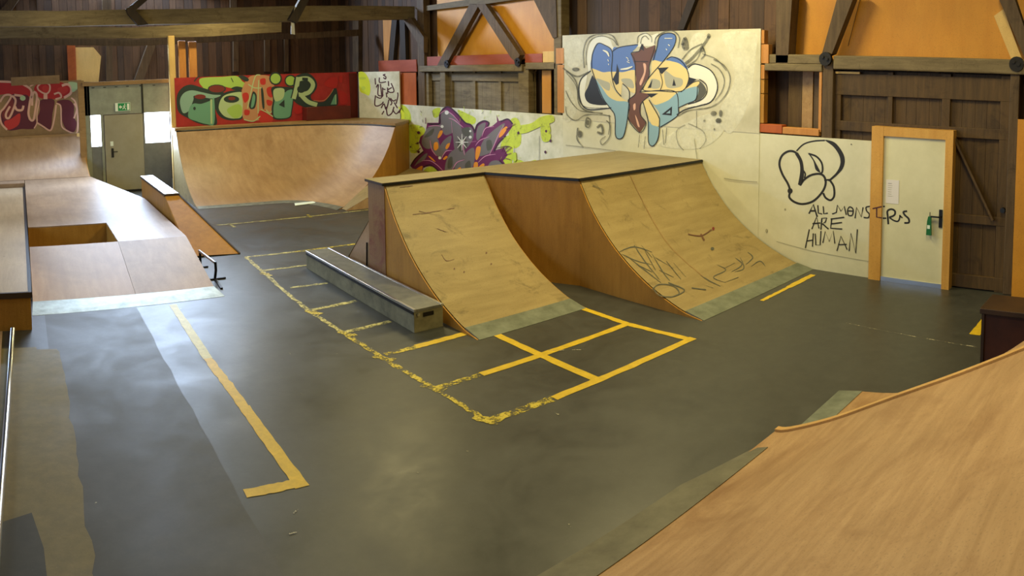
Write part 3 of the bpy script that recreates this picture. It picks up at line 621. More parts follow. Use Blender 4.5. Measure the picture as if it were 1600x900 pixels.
for l,wd in [([(20,320),(80,370),(120,440),(130,560),(180,620),(300,640)],6),([(40,340),(120,380),(200,350)],7),([(40,480),(80,560),(140,620),(230,630)],4),([(170,320),(165,200),(200,110),(290,80),(370,95),(410,165)],5),([(185,300),(185,200),(215,125),(290,95),(370,120),(400,160)],4),([(545,150),(550,100),(600,75),(640,100),(645,140)],4),([(665,150),(680,100),(740,65),(800,62),(840,110),(830,180)],5),([(565,150),(575,110),(600,95),(625,120)],4),
    ([(880,290),(930,250),(1000,170),(1050,95)],12),([(860,260),(920,190),(1000,150)],6),([(890,310),(960,260),(990,200)],6),([(1080,260),(1150,300),(1195,380),(1180,480),(1120,560),(1040,600),(900,620),(830,660)],5),([(1060,290),(1120,330),(1155,400),(1140,480),(1090,550)],5),([(1000,220),(1100,260),(1170,340)],4),([(40,590),(50,650),(110,690),(180,650),(300,650),(355,660)],4),
    ([(125,740),(120,820),(165,880)],6),([(260,740),(290,720),(300,780),(260,770)],9),([(325,690),(350,720),(350,800),(300,860),(285,830),(320,800)],5),([(180,700),(190,670),(215,690),(205,735),(180,730),(180,700)],6),([(880,720),(820,760),(830,850),(870,900)],3),([(900,710),(1000,760),(1025,830),(980,890)],3),([(960,620),(960,740)],3),([(345,650),(350,720),(340,790)],4),([(560,790),(550,880)],3),([(600,800),(590,890)],3),([(720,750),(730,860)],3),([(750,740),(740,850)],3)]: a.line(l,wd,G)
a.fat=1.4
for l,wd in [([(40,350),(110,440),(140,560),(200,600),(330,600)],4),([(1000,165),(1020,220),(990,260)],6),([(860,160),(880,110),(895,180),(870,185)],16)]: a.line(l,wd,'spray_dark')
for u,v,ru,rv in [(1045,95,14,18),(870,165,14,24),(140,785,18,26),(1080,640,22,18),(1130,640,14,26),(1115,690,22,18),(110,330,26,14),(1000,190,16,18),(1085,750,6,8),(1015,690,8,8)]: a.dot(u,v,ru,rv,'spray_dark')
a.dot(195,705,12,20,G)
for l in [[(300,195),(330,210),(345,240)],[(335,260),(342,275)],[(425,330),(470,325),(510,310)],[(465,245),(480,255)],[(470,275),(490,285)],[(735,112),(790,112)],[(760,155),(772,165)],[(745,185),(752,195)],[(340,290),(343,300)],[(475,262),(485,270)]]: a.line(l,10,'g_white',taper=True)
a=Art(m,850,200,3.5556,lambda p,q,o:onX(p,q,XW-.006-o)); a.n=120
a.line([(120,95),(280,112),(400,128)],3,'g_grey'); a.line([(1000,280),(1080,292),(1185,300)],4,'g_grey'); a.line([(850,170),(835,60)],4,'g_softgrey')
tag(m.build('graffiti_panel'),'tall white panel with blue, cream and brown graffiti lettering','wall panel')
# low white wall, right (bubble letter and writing)
m=MB(); m.box((XW,yE+.0,0),(XW+.04,yJ,1.98),'white_wall_paint')
a=Art(m,1200,205,4.5,PX); a.fat=1.3; B='g_mblack'
a.line([(225,380),(245,310),(235,220),(200,155),(150,140),(100,170),(80,230),(100,300),(140,370),(155,420),(150,465),(190,500),(250,512),(320,490),(380,430),(405,370),(395,320),(360,300),(300,310),(250,345)],12,B,True)
a.line([(200,140),(250,92),(320,70),(400,65)],8,B)
a.blob([(400,62),(470,80),(525,150),(540,210),(525,265),(485,310),(440,348),(425,345),(480,290),(508,230),(500,170),(460,110)],B)
a.line([(285,158),(340,178),(378,225),(382,285),(360,300)],10,B); a.blob([(280,152),(310,180),(345,240),(368,290),(335,270),(318,210)],B)
a.line([(435,345),(462,390),(465,455),(440,485),(405,468),(388,435)],11,B); a.line([(200,155),(230,210),(238,280),(222,378)],18,B); a.dot(155,420,18,20,B); a.line([(240,265),(262,300),(255,330)],8,B); a.line([(395,345),(440,340)],9,B)
def L(*ls,wd=7):
    for l in ls: a.line(l,wd,B,sharp=True)
L([(288,580),(318,515),(346,602)],[(295,560),(338,560)],wd=9); L([(350,520),(354,576),(380,582)],[(388,528),(392,580),(420,576)])
L([(450,582),(480,572),(488,520),(512,562),(536,528),(550,588)]); a.line([(575,532),(598,550),(592,590),(566,590),(560,555)],7,B,True); L([(565,560),(600,562)],[(612,612),(622,535),(656,602),(668,535)])
a.line([(718,528),(690,535),(694,562),(712,582),(704,608),(672,606)],7,B); L([(715,545),(732,543)])
L([(308,688),(342,600),(358,684)],[(312,650),(368,645)],[(372,692),(378,612),(412,610),(402,640),(382,650),(425,688)],[(440,618),(535,605)],[(448,612),(440,682),(522,688)],[(440,652),(520,642)])
L([(262,822),(290,690)],[(312,812),(318,718)],[(272,772),(318,765)],[(332,720),(336,800),(366,800),(372,702)],[(385,785),(402,705),(430,775),(458,700),(470,790)],[(484,842),(512,738),(556,832)],[(492,798),(552,795)],[(570,842),(582,718),(616,858),(628,690)],wd=6)
a.line([(60,775),(300,840),(560,890),(740,920)],2.5,'g_softgrey'); a.dot(585,92,4,4,B); a.dot(120,550,6,8,'g_softgrey'); a.dot(-10,700,8,14,'g_softgrey')
tag(m.build('graffiti_wall'),'low white wall with black bubble letter tag and handwritten words beside the white door','wall panel')
# small white corner panel with tag (set diagonally)
cA=onY(560,112,18.0); cB=onX(624,113,XW-.06); cA=Vector((cA.x,cA.y,0)); cB=Vector((cB.x,cB.y,0))
dN=Vector((-(cB-cA).y,(cB-cA).x,0)).normalized()
if dN.dot(Vector((0,0,3))-cA)<0: dN=-dN
m=MB(); zb=Vector((0,0,1.675)); m.hexa([cA+zb,cB+zb,cB-dN*.04+zb,cA-dN*.04+zb],[cA+Vector((0,0,2.92)),cB+Vector((0,0,2.92)),cB-dN*.04+Vector((0,0,2.92)),cA-dN*.04+Vector((0,0,2.92))],'white_wall_worn')
a=Art(m,550,100,9,lambda p,q,o:onP(p,q,cA+dN*o,dN)); a.fat=1.35
a.blob([(95,120),(170,118),(230,200),(260,330),(240,440),(180,420),(110,380),(100,250)],'g_yellow'); a.blob([(650,600),(700,640),(790,770),(820,850),(700,840),(690,700)],'g_yellow'); a.dot(160,340,30,30,'g_yell2'); a.dot(150,200,50,20,'g_yell2')
T='g_tag'
for l in [[(470,145),(440,155),(475,180),(470,210),(440,190)],[(325,200),(330,290)],[(385,190),(390,260),(480,250)],[(340,330),(370,290),(365,430),(420,450)],[(430,330),(430,460)],[(430,350),(470,360)],[(400,280),(420,470)],[(510,240),(515,310)],[(550,270),(590,380),(540,400),(500,370),(560,330)],[(640,400),(645,450),(620,560)],[(330,440),(320,570),(360,590),(420,560),(440,530)],[(340,460),(400,480),(440,430)],[(410,620),(450,560),(480,640),(520,500)],[(510,470),(560,540),(540,580)],[(420,710),(450,660)],[(480,600),(500,720),(560,690),(590,600)],[(570,640),(620,700),(680,640)],[(480,400),(490,470)],[(540,480),(580,520),(620,500)],[(590,540),(640,620)],[(660,690),(690,620)],[(500,330),(500,420)]]: a.line(l,12,T)
tag(m.build('graffiti_panel'),'small white corner panel with dark red scribbled tag and yellow spray','wall panel')

# red graffiti wall above the far quarter pipe
YR=18.3
PR=lambda p,q,o: onY(p,q,YR-o)
m=MB(); p=onY(272.5,122,YR); q=onY(557,111,YR); rz=2.92; m.box((p.x,YR,1.55),(q.x,YR+.04,rz),'red_paint')
a=Art(m,270,105,9,PR)
a.blob([(370,200),(420,150),(700,135),(900,125),(980,200),(1060,250),(960,300),(800,290),(620,250),(480,320),(410,270)],'g_green')
a.blob([(60,560),(60,400),(130,290),(250,245),(420,290),(560,330),(700,350),(760,400),(640,430),(600,600),(620,800),(480,815),(330,780),(200,710),(100,650)],'g_navy')
a.blob([(100,480),(150,370),(260,325),(400,350),(560,385),(680,395),(560,440),(420,420),(300,400),(290,460),(250,560),(220,620),(140,640)],'g_teal2')
a.blob([(240,560),(300,510),(400,515),(540,465),(582,440),(582,790),(480,800),(340,762),(220,705)],'g_teal')
a.dot(385,415,80,34,'g_maroon2'); a.dot(305,580,18,24,'g_navy'); a.dot(620,305,130,62,'g_navy'); a.dot(620,305,112,50,'g_maroon2')
a.blob([(600,560),(650,420),(780,340),(980,330),(1000,450),(990,700),(880,745),(740,735),(640,670)],'g_navy')
a.blob([(645,560),(690,430),(790,372),(970,352),(985,450),(975,680),(880,722),(760,706),(685,650)],'g_ltgreen'); a.blob([(760,600),(900,520),(970,560),(960,680),(860,715)],'g_green')
a.dot(825,450,110,52,'g_navy'); a.dot(830,440,50,26,'g_maroon2'); a.blob([(820,300),(900,270),(1010,300),(900,325)],'g_navy')
a.blob([(970,330),(1060,150),(1200,110),(1380,140),(1430,300),(1420,560),(1380,650),(1240,740),(1000,735),(985,500)],'g_salmon')
for b in [[(980,380),(1050,360),(1070,440),(1010,500)],[(1010,600),(1080,610),(1070,670),(1010,670)],[(1200,640),(1300,600),(1400,700),(1380,780),(1240,780)],[(1230,170),(1300,160),(1300,240),(1240,240)],[(1320,300),(1400,280),(1400,420),(1340,400)],[(1320,460),(1400,480),(1380,540),(1330,530)]]: a.blob(b,'g_redl')
for b in [[(1130,340),(1180,400),(1160,560),(1100,590),(1070,540),(1100,430)],[(920,130),(1000,120),(1070,170),(1030,200)],[(1240,300),(1270,320),(1290,560),(1260,560)]]: a.blob(b,'g_navy')
a.blob([(1130,380),(1160,420),(1140,540),(1100,560)],'g_teal')
for l in [[(1050,580),(1100,350),(1160,130),(1230,110)],[(1200,650),(1200,400),(1210,180)],[(1000,735),(1130,760),(1230,690)],[(1060,240),(1150,290),(1250,290)],[(1310,600),(1370,640),(1430,560)]]: a.line(l,14,'g_ltgreen')
a.line([(540,450),(545,795)],26,'g_ltgreen',sharp=True); a.line([(820,150),(850,210)],10,'g_navy'); a.line([(300,200),(350,140),(380,140)],16,'g_navy')
a=Art(m,410,100,9,PR); a.n=60
a.dot(185,205,90,92,'g_navy'); a.dot(185,205,70,72,'g_green'); a.dot(395,235,85,85,'g_navy'); a.dot(395,235,68,66,'g_green')
a.blob([(130,330),(300,320),(440,335),(450,400),(420,650),(380,760),(170,775),(130,640),(150,500)],'g_navy')
a.blob([(430,330),(470,170),(640,130),(740,210),(770,300),(740,380),(680,450),(720,520),(860,530),(950,440),(1020,330),(1055,400),(1055,575),(900,600),(700,615),(560,595),(430,500)],'g_navy')
a.blob([(160,362),(300,348),(315,400),(360,370),(432,382),(408,640),(368,748),(182,755),(155,640),(172,500)],'g_teal'); a.blob([(160,362),(300,348),(290,480),(180,520)],'g_ltgreen')
for w_,c_ in ((92,'g_navy'),(60,'g_ltgreen')):
    for l_ in ([(505,185),(480,330),(440,490)],[(500,215),(640,205),(712,290),(650,400),(510,430)],[(540,430),(640,530),(770,575)]): a.line(l_,w_,c_)
a.dot(545,355,58,52,'g_navy'); a.blob([(230,575),(310,500),(312,612)],'g_navy',True); a.blob([(560,190),(640,195),(640,235),(560,230)],'g_navy',True)
a.blob([(960,570),(1015,440),(1040,420),(1042,568)],'g_teal',True); a.line([(1030,430),(1035,565)],10,'g_ltgreen'); a.line([(720,515),(860,515),(950,430),(1000,350)],8,'g_salmon')
a.blob([(870,280),(960,190),(1060,200),(1040,330),(940,330)],'g_red'); a.blob([(1080,380),(1180,420),(1200,540),(1100,560)],'g_red'); a.blob([(1080,170),(1130,180),(1120,260),(1080,250)],'g_red')
a.blob([(450,600),(540,590),(560,680),(470,700)],'g_red'); a.line([(610,620),(650,790)],36,'g_maroon',sharp=True); a.line([(-20,640),(60,680),(150,740)],14,'g_ltgreen')
a.blob([(1215,130),(1335,128),(1345,770),(1250,780)],'dark_red_paint',True)
tag(m.build('graffiti_wall'),'long red wall with green and teal graffiti above the far quarter pipe','wall panel')
m=MB(); p=onY(480,188,17.95); q=onY(548,165,17.95); m.box((p.x,17.95,1.672),(q.x,18.28,q.z),'dark_red_paint'); tag(m.build('low_box',bevel=.01),'dark red box against the red graffiti wall right end','box')
# far left graffiti wall
YL=19.7
PL=lambda p,q,o: onY(p,q,YL-o)
m=MB(); q=onY(127,125,YL); m.box((-4,YL,1.3),(q.x,YL+.04,2.97),'tan_panel')
a=Art(m,0,115,9,PL); a.fat=1.25
a.blob([(-200,150),(0,125),(170,130),(260,125),(350,180),(440,250),(400,330),(300,310),(180,300),(60,290),(-200,320)],'g_red')
a.blob([(20,560),(150,310),(260,300),(410,330),(400,640),(500,640),(490,770),(300,780),(130,800),(20,720)],'g_maroon')
a.blob([(30,560),(120,380),(160,330),(190,450),(120,640),(60,640)],'g_maroon2'); a.blob([(60,680),(150,640),(280,560),(260,720),(110,790)],'g_redl')
a.blob([(520,150),(640,110),(820,110),(960,170),(985,250),(900,340),(740,360),(560,340),(480,230)],'g_red')
a.blob([(570,375),(760,370),(740,560),(700,790),(520,690),(560,520)],'g_maroon'); a.blob([(800,390),(960,370),(1040,450),(1040,600),(1080,700),(1040,820),(930,780),(870,640),(870,480)],'g_maroon')
a.blob([(590,200),(640,160),(690,200),(680,250),(620,260)],'g_redl'); a.blob([(820,200),(930,190),(960,240),(890,290),(820,260)],'g_redl')
Pk='g_cpink'
for l,wd in [([(-100,110),(170,120),(210,160)],26),([(240,120),(340,160),(440,240),(420,400),(400,560),(430,650),(470,650),(490,560),(520,330),(490,260),(460,300),(450,450)],24),([(0,400),(60,310),(140,300),(150,340),(60,480),(0,560),(20,700),(100,790)],22),([(170,310),(220,380),(180,520),(130,620),(90,620),(85,560),(140,460)],24),([(540,230),(530,180),(600,130),(690,150),(700,230),(660,280),(600,270),(540,230)],18),([(640,290),(640,360)],44),([(870,170),(950,150),(1000,200),(990,280),(900,340)],28),([(520,330),(550,400),(520,560),(520,690),(480,770)],14),([(520,690),(600,740),(700,800),(740,740),(770,600),(790,440)],18),([(790,420),(850,450),(860,600),(870,740),(940,800),(1040,840),(1090,800),(1090,560),(1060,400),(1000,340)],16),([(1040,420),(1080,500),(1040,630)],18),([(210,460),(240,510),(310,510),(330,450)],26),([(760,290),(830,270),(860,330),(780,360)],20),([(200,300),(320,320),(340,370)],26),([(420,180),(520,130),(600,120)],16)]: a.line(l,wd,Pk)
a.dot(320,345,40,36,'g_ltgreen'); a.blob([(960,120),(1080,130),(1090,210),(1020,260),(1000,180)],'g_ltgreen')
tag(m.build('graffiti_wall'),'tan wall with red and maroon pink-edged graffiti at far left','wall panel')
m=MB(); p=onY(17,121,YL); q=onY(93,121,YL); m.box((p.x,YL-.03,2.9),(q.x,YL+.0,p.z),'tan_panel'); tag(m.build('top_board'),'narrow tan board on top edge of the far left graffiti wall','board')

# ------------------------------------------------------------------ white door at right
d2=bpy.data.objects.new('door_2',None); COL.objects.link(d2); yd0,yd1=onX(1492,203,XW).y,onX(1365,197,XW).y
d2.location=(XW-.04,(yd0+yd1)/2,0); d2['_o']=tuple(d2.location); struct(d2)
XF=XW-.06
fL=onX(1378,300,XF).y; fR=onX(1475,300,XF).y; ft=2.0
m=MB(); m.box((XF,fL,0),(XW+.08,yd1+.0,2.2),'door_frame_wood'); m.box((XF,yd0,0),(XW+.08,fR,2.2),'door_frame_wood'); m.box((XF+.002,fR,2.07),(XW+.08,fL,2.198),'door_frame_wood')
a=Art(m,1200,205,4.5,lambda p,q,o:onX(p,q,XF-o)); a.fat=1.3
for l in [[(735,545),(800,530)],[(764,540),(764,604),(800,610)]]: a.line(l,7,'g_tag',sharp=True)
m.build('door_frame',d2)
XD=XF+.03
m=MB(); m.box((XD,fR,.03),(XD+.05,fL,2.07),'door_white')
a=Art(m,1200,205,4.5,lambda p,q,o:onX(p,q,XD-o)); a.fat=1.3
def L2(l,wd=8): a.line(l,wd,B)
a.line([(808,530),(822,528)],7,B,sharp=True); a.line([(806,612),(832,612)],8,B,sharp=True)
L2([(846,655),(842,600),(840,562),(868,548),(892,562),(888,590),(852,606)],10); L2([(852,606),(885,628),(915,632),(928,600),(924,592),(945,610)],8); L2([(978,562),(952,568),(962,590),(988,615),(990,642),(958,645)],10)
dl=m.build('door_leaf',d2)
m=MB(); m.box((XD-.012,fR,.0),(XD,fL,.06),'steel'); m.build('kick_strip',d2)
p=onX(1470,341,XD); m=MB(); m.box((XD-.012,p.y-.025,p.z-.13),(XD,p.y+.025,p.z+.12),'black_metal'); m.bar((XD-.05,p.y,p.z+.02),(XD-.05,p.y+.13,p.z+.02),.02,.02,'black_metal'); m.box((XD-.06,p.y-.01,p.z+.01),(XD-.01,p.y+.01,p.z+.03),'black_metal'); m.build('door_handle',dl)
m=MB(); p0=onX(1384,317,XD); p1=onX(1405,282,XD); m.box((XD-.004,p1.y,p0.z),(XD-.001,p0.y,p1.z),'paper')
for i in range(7): z=p1.z-.05-.03*i; m.face([(XD-.0045,p0.y-.03,z),(XD-.0045,p0.y-.03-.1*random.uniform(.5,1),z),(XD-.0045,p0.y-.08,z-.006),(XD-.0045,p0.y-.03,z-.006)],'g_softgrey' if i else 'g_dkgrey')
tag(m.build('paper_notice'),'white paper notice taped on the white door','notice')
p=onX(1454,352,XD); m=MB(); m.prism([(XD-.055,p.y-.03,p.z-.13),(XD-.055,p.y+.045,p.z-.13),(XD-.055,p.y+.035,p.z+.06),(XD-.055,p.y+.02,p.z+.13),(XD-.055,p.y-.02,p.z+.13)],(.03,0,0),'green_tag')
m.box((XD-.057,p.y-.01,p.z-.04),(XD-.0555,p.y+.03,p.z+.01),'sign_white'); m.tube([(XD-.04,p.y,p.z+.13),(XD-.04,p.y,p.z+.19)],.006,'black_metal',6)
tag(m.build('green_tag'),'green tag hanging from the handle of the white door','tag')

#==================================================================  RAMPS
PROF=spl([(0,0),(.35,.065),(.9,.29),(1.42,.63),(1.83,1.05),(2.1,1.46)],False,5)
def prof(h=1.46,run=2.1,skip=0): return [(s/2.1*run,z/1.46*h) for s,z in PROF]
HD=1.46
# --- central ramp block with two quarter pipes and a shared deck
rb=root('quarter_pipe_block',(6.5,8,0),'large plywood ramp block with two quarter pipes and shared deck in the middle','skate ramp')
def qp(par,x0,x1,yf,mat,plate='metal_plate_dull',marks=None):
    m=MB(); P=[p for p in prof() if p[0]>=.0]
    rows=[[(x0+(x1-x0)*j/8,yf+s,z+.012) for j in range(9)] for s,z in P if s>.0]
    rows=[[(x,y,.012) for x,y,z in [(x0+(x1-x0)*j/8,yf+.1,0) for j in range(9)]]]+[[(x0+(x1-x0)*j/8,yf+s,z+.012) for j in range(9)] for s,z in P if s>.12]
    m.grid(rows,mat)
    if marks: marks(m)
    m.build('riding_surface',par)
    m=MB(); m.hexa([(x0,yf-.02,0),(x1,yf-.02,0),(x1,yf+.24,.0),(x0,yf+.24,.0)],[(x0,yf-.02,.004),(x1,yf-.02,.004),(x1,yf+.26,.062),(x0,yf+.26,.062)],plate); m.build('metal_plate',par)
# seams and marks on the right riding surface
def surf(x,t,yf,off=.016):
    s=t*2.1; P=prof()
    for (s0,z0),(s1,z1) in zip(P,P[1:]):
        if s0<=s<=s1+1e-6: k=(s-s0)/(s1-s0); z=z0+(z1-z0)*k; nx=-(z1-z0); nz=(s1-s0); l=math.hypot(nx,nz); return Vector((x,yf+s+nx/l*off,z+.0+nz/l*off))
    return Vector((x,yf+2.1,HD))
def sfind(px,py,yf):   # the place on a riding surface seen at a pixel
    best=None
    for i in range(400):
        t=i/400; s=surf(0,t,yf,.012); r=ray(px,py); k=s.y/r.y; z=EYE+r.z*k; d=abs(z-s.z)
        if best is None or d<best[0]: best=(d,t,r.x*k)
    return best[2],best[1]
class SArt(Art):
    def __init__(s,mb,ox,oy,sc,yf): super().__init__(mb,ox,oy,sc,None); s.yf=yf
    def mp(s,u,v,off): x,t=sfind(s.o[0]+u/s.o[2],s.o[1]+v/s.o[2],s.yf); return surf(x,t,s.yf,.0115+off)
def marks_right(m):
  a=SArt(m,850,200,3.5556,5.12); a.fat=1.6; D='g_dkgrey'
  a.line([(470,240),(530,370),(620,540),(720,680),(890,830)],2.5,'coping_wood')
  for l in [[(415,690),(500,660),(600,690)],[(430,700),(520,740),(600,760)],[(500,650),(560,740),(640,840)],[(540,650),(600,720)],[(470,720),(560,790),(650,860)],[(600,700),(660,800),(700,850)],[(620,720),(720,780)],[(560,680),(620,790)],[(680,740),(760,840)],[(720,750),(790,830)],[(520,760),(600,800)],[(640,790),(720,830)],
  [(960,760),(1010,790),(940,830),(1010,860)],[(1000,780),(1060,750)],[(1040,800),(1100,760),(1060,720)],[(1090,720),(1110,780),(1060,800)],[(1120,760),(1160,720),(1130,690)],[(870,820),(920,850),(980,880)],[(1150,770),(1200,740),(1230,770)],[(880,870),(940,890)],[(270,320),(350,350)],[(280,300),(330,370)],[(320,340),(360,330)],[(1000,860),(1080,830)]]: a.line(l,3.5,D,taper=True)
  for l in [[(600,900),(640,870),(720,880),(750,920),(700,940),(640,930),(610,900)],[(690,860),(780,900),(740,930)],[(820,890),(900,900)]]: a.line(l,4,D)
  a.dot(935,672,10,9,D); a.dot(940,560,7,10,'g_maroon2'); a.line([(800,590),(870,600),(930,565)],4,'g_brown'); a.line([(870,590),(890,625)],6,'g_brown')
def marks_left(m):
  a=SArt(m,550,200,4,6.48)
  for l in [[(380,540),(470,530),(640,500)],[(420,520),(540,545)],[(510,620),(560,640),(600,650)],[(560,790),(590,830),(640,820)],[(300,370),(380,360)]]: a.line(l,4,'g_brown',taper=True)
  for u,v in [(870,850),(840,780),(700,900),(640,880)]: a.dot(u,v,5,6,'g_brown')
qp(rb,4.62,6.24,6.48,'birch_ramp_ply',marks=marks_left); qp(rb,6.86,9.58,5.12,'birch_ramp_ply',marks=marks_right)
def side(par,x,yf,yb,h,mat,th=.02,name='side_panel'):
    P=prof(h); pts=[(x,yf+s,z) for s,z in P]+[(x,yb,h),(x,yb,0)]
    m=MB(); m.prism(pts,(th,0,0),mat); m.build(name,par)
side(rb,4.60,6.48,8.6,1.455,'side_ply'); side(rb,6.24,6.48,8.6,1.455,'side_ply'); side(rb,6.84,5.12,7.25,1.455,'side_ply')
m=MB(); m.box((4.59,8.55,0),(4.61,9.02,1.44),'red_stain_ply'); m.build('end_panel',rb)
m=MB(); m.box((4.6,9.0,0),(9.58,9.02,1.44),'side_ply'); m.build('back_panel',rb)
m=MB(); m.hexa([(6.25,8.58,0),(6.7,7.50,0),(6.7,7.52,0),(6.26,8.6,0)],[(6.25,8.58,1.44),(6.7,7.50,1.44),(6.7,7.52,1.44),(6.26,8.6,1.44)],'side_ply'); m.hexa([(6.7,7.5,0),(6.84,7.2,0),(6.85,7.22,0),(6.71,7.52,0)],[(6.7,7.5,1.44),(6.84,7.2,1.44),(6.85,7.22,1.44),(6.71,7.52,1.44)],'side_ply'); m.build('link_panel',rb)
dk=[(4.56,8.55),(6.24,8.55),(6.82,7.19),(9.59,7.19),(9.59,9.06),(4.56,9.06)]
m=MB(); m.hexa([(x,y,1.45) for x,y in dk],[(x,y,1.485) for x,y in dk],'fascia_dark','grey_deck_ply'); dkp=m.build('deck',rb)
m=MB()
for a_,b_ in zip(dk[:3],dk[1:4]): m.bar((*a_,1.462),(*b_,1.462),.02,.028,'steel_dark')
m.build('coping',dkp)
# back slope piece behind the left quarter pipe
bs=root('kicker_ramp',(5.6,9.8,0),'plain plywood kicker sloping down behind the left end of the ramp block','skate ramp')
m=MB(); pts=[(4.66,9.06,0),(4.66,9.06,.95),(4.66,10.05,0)]; m.prism(pts,(.02,0,0),'far_ramp_ply'); bsp=m.build('side_panel',bs)
m=MB(); rows=[[(x,9.06,.955) for x in (4.655,7.2)],[(x,10.06,.004) for x in (4.655,7.2)]]; m.grid(rows,'birch_ramp_ply',False); m.build('riding_surface',bs)
m=MB(); m.tube([(4.645,9.2,.55),(4.645,9.22,.2),(4.645,9.3,.05)],.012,'iron',6); m.tube([(4.645,9.22,.16),(4.645,9.08,.12)],.01,'iron',6); m.build('latch_rod',bsp)

# --- far quarter pipe with turned corner
fq=root('quarter_pipe',(6,17,0),'wide plywood quarter pipe at the far end below the red graffiti wall','skate ramp')
lip=[(3.85,17.88),(4.8,17.88),(5.7,17.86),(6.6,17.76),(7.4,17.5),(8.05,17.0),(8.45,16.4),(8.66,15.5)]
foot=[(3.85,15.86),(4.5,15.8),(5.2,15.74),(5.8,15.66),(6.15,15.4),(6.36,15.0),(6.48,14.6),(6.54,14.26)]
lp=spl(lip,False,4); fp=spl(foot,False,4); PF=[(s/2.1,z/1.46) for s,z in PROF]; HF=1.6
m=MB(); rows=[[(f[0]+(l[0]-f[0])*s,f[1]+(l[1]-f[1])*s,.006+HF*z) for l,f in zip(lp,fp)] for s,z in PF]; m.grid(rows,'far_ramp_ply'); m.build('riding_surface',fq)
m=MB(); rows=[[(f[0]+(l[0]-f[0])*s,f[1]+(l[1]-f[1])*s,z) for l,f in zip(lp,fp)] for s,z in [(-.03,.004),(.07,.03)]]; m.grid(rows,'metal_plate',False); m.build('metal_plate',fq)
m=MB(); top=[Vector((x,y,HF)) for x,y in lp]+[Vector((9.58,16.40,HF)),Vector((9.58,16.9,HF)),Vector((8.95,18.2,HF)),Vector((3.8,18.28,HF))]
m.poly([p+Vector((0,0,.07)) for p in top],'coping_wood')
n_=len(top)
for i in range(n_): j=(i+1)%n_; m.face([top[i],top[j],top[j]+Vector((0,0,.07)),top[i]+Vector((0,0,.07))],'coping_wood')
m.build('deck',fq)
m=MB(); m.tube([Vector((x,y,HF-.005)) for x,y in lp],.022,'steel_dark',8); m.build('coping',fq)
m=MB(); f=Vector((*fp[-1],0)); l=Vector((*lp[-1],0)); e=[(f+(l-f)*s+Vector((0,0,HF*z))) for s,z in PF]; wv=Vector((9.58,16.42,0))
m.prism(e+[Vector((l.x,l.y,0))],(-.008,.015,0),'side_ply'); m.hexa([l,wv,wv+Vector((-.01,.02,0)),l+Vector((-.01,.02,0))],[p+Vector((0,0,HF)) for p in (l,wv,wv+Vector((-.01,.02,0)),l+Vector((-.01,.02,0)))],'side_ply'); m.build('side_panel',fq)
m=MB(); pts=[(3.84,15.86+(17.88-15.86)*s,HF*z) for s,z in PF]+[(3.84,18.28,HF),(3.84,18.28,0)]; m.prism(pts,(.015,0,0),'birch_ramp_ply'); m.build('side_panel',fq)
m=MB(); m.box((3.8,17.83,HF+.0),(3.84,18.28,HF+.07),'coping_wood'); m.build('end_trim',fq)
m=MB(); pc=onZ(474,318,.02); m.hexa([(pc.x-.25,pc.y-.12,.012),(pc.x+.3,pc.y-.06,.012),(pc.x+.26,pc.y+.05,.03),(pc.x-.2,pc.y+.03,.03)],[(pc.x-.25,pc.y-.12,.02),(pc.x+.3,pc.y-.06,.02),(pc.x+.26,pc.y+.05,.04),(pc.x-.2,pc.y+.03,.04)],'sign_white'); tag(m.build('paper_scrap'),'white flat scrap lying at the foot of the far quarter pipe','scrap')
# low bank in the corner
lb=root('low_bank',(8.5,14.8,0),'low pale plywood bank between the far quarter pipe and the ramp block','skate ramp')
yn=14.05
def yend(x): return (14.26+(x-6.54)*(15.5-14.26)/(8.66-6.54) if x<8.66 else 15.5+(x-8.66))-.04
m=MB(); xs=[6.62,7.1,7.6,8.66,9.57]; zs=[.01,.22,.40,.42,.42]
m.grid([[(x,yn,z) for x,z in zip(xs,zs)],[(x,max(yn+.02,yend(x)),z) for x,z in zip(xs,zs)]],'birch_ramp_ply',False); m.build('riding_surface',lb)
m=MB(); m.prism([(x,yn,z-.005) for x,z in zip(xs,zs)]+[(9.57,yn,0),(6.62,yn,0)],(0,.02,0),'far_ramp_ply'); m.build('side_panel',lb)

# --- low ledge (bench)
bn=root('grind_ledge',(4.33,8.6,0),'long low grey ledge with steel edges leaning by the left quarter pipe','ledge')
x0,x1,y0,y1,h=4.14,4.53,7.06,10.25,.27
m=MB(); m.box((x0,y0,0),(x1,y1,h-.03),'bench_side'); bnb=m.build('body',bn,bevel=.004)
m=MB(); m.box((x0+.03,y0-.005,h-.03),(x1-.03,y1,h),'bench_top'); m.build('top_board',bn)
for xa,xb in ((x0-.006,x0+.03),(x1-.03,x1+.006)):
    m=MB(); m.box((xa,y0-.006,h-.028),(xb,y1,h+.004),'steel'); m.build('steel_edge',bn,bevel=.004)
m=MB(); m.box((x0-.008,y0,h-.06),(x0-.001,y1,h-.03),'black_metal'); m.build('edge_strip',bnb)
m=MB(); m.box((x0+.12,y0-.008,h-.1),(x0+.26,y0-.001,h-.055),'black_metal'); m.build('hand_hole',bnb)
m=MB(); m.tube([(x0+.05,y0-.02,h-.06),(x0+.05,y0,h-.06)],.02,'steel',10); m.build('bolt',bnb)

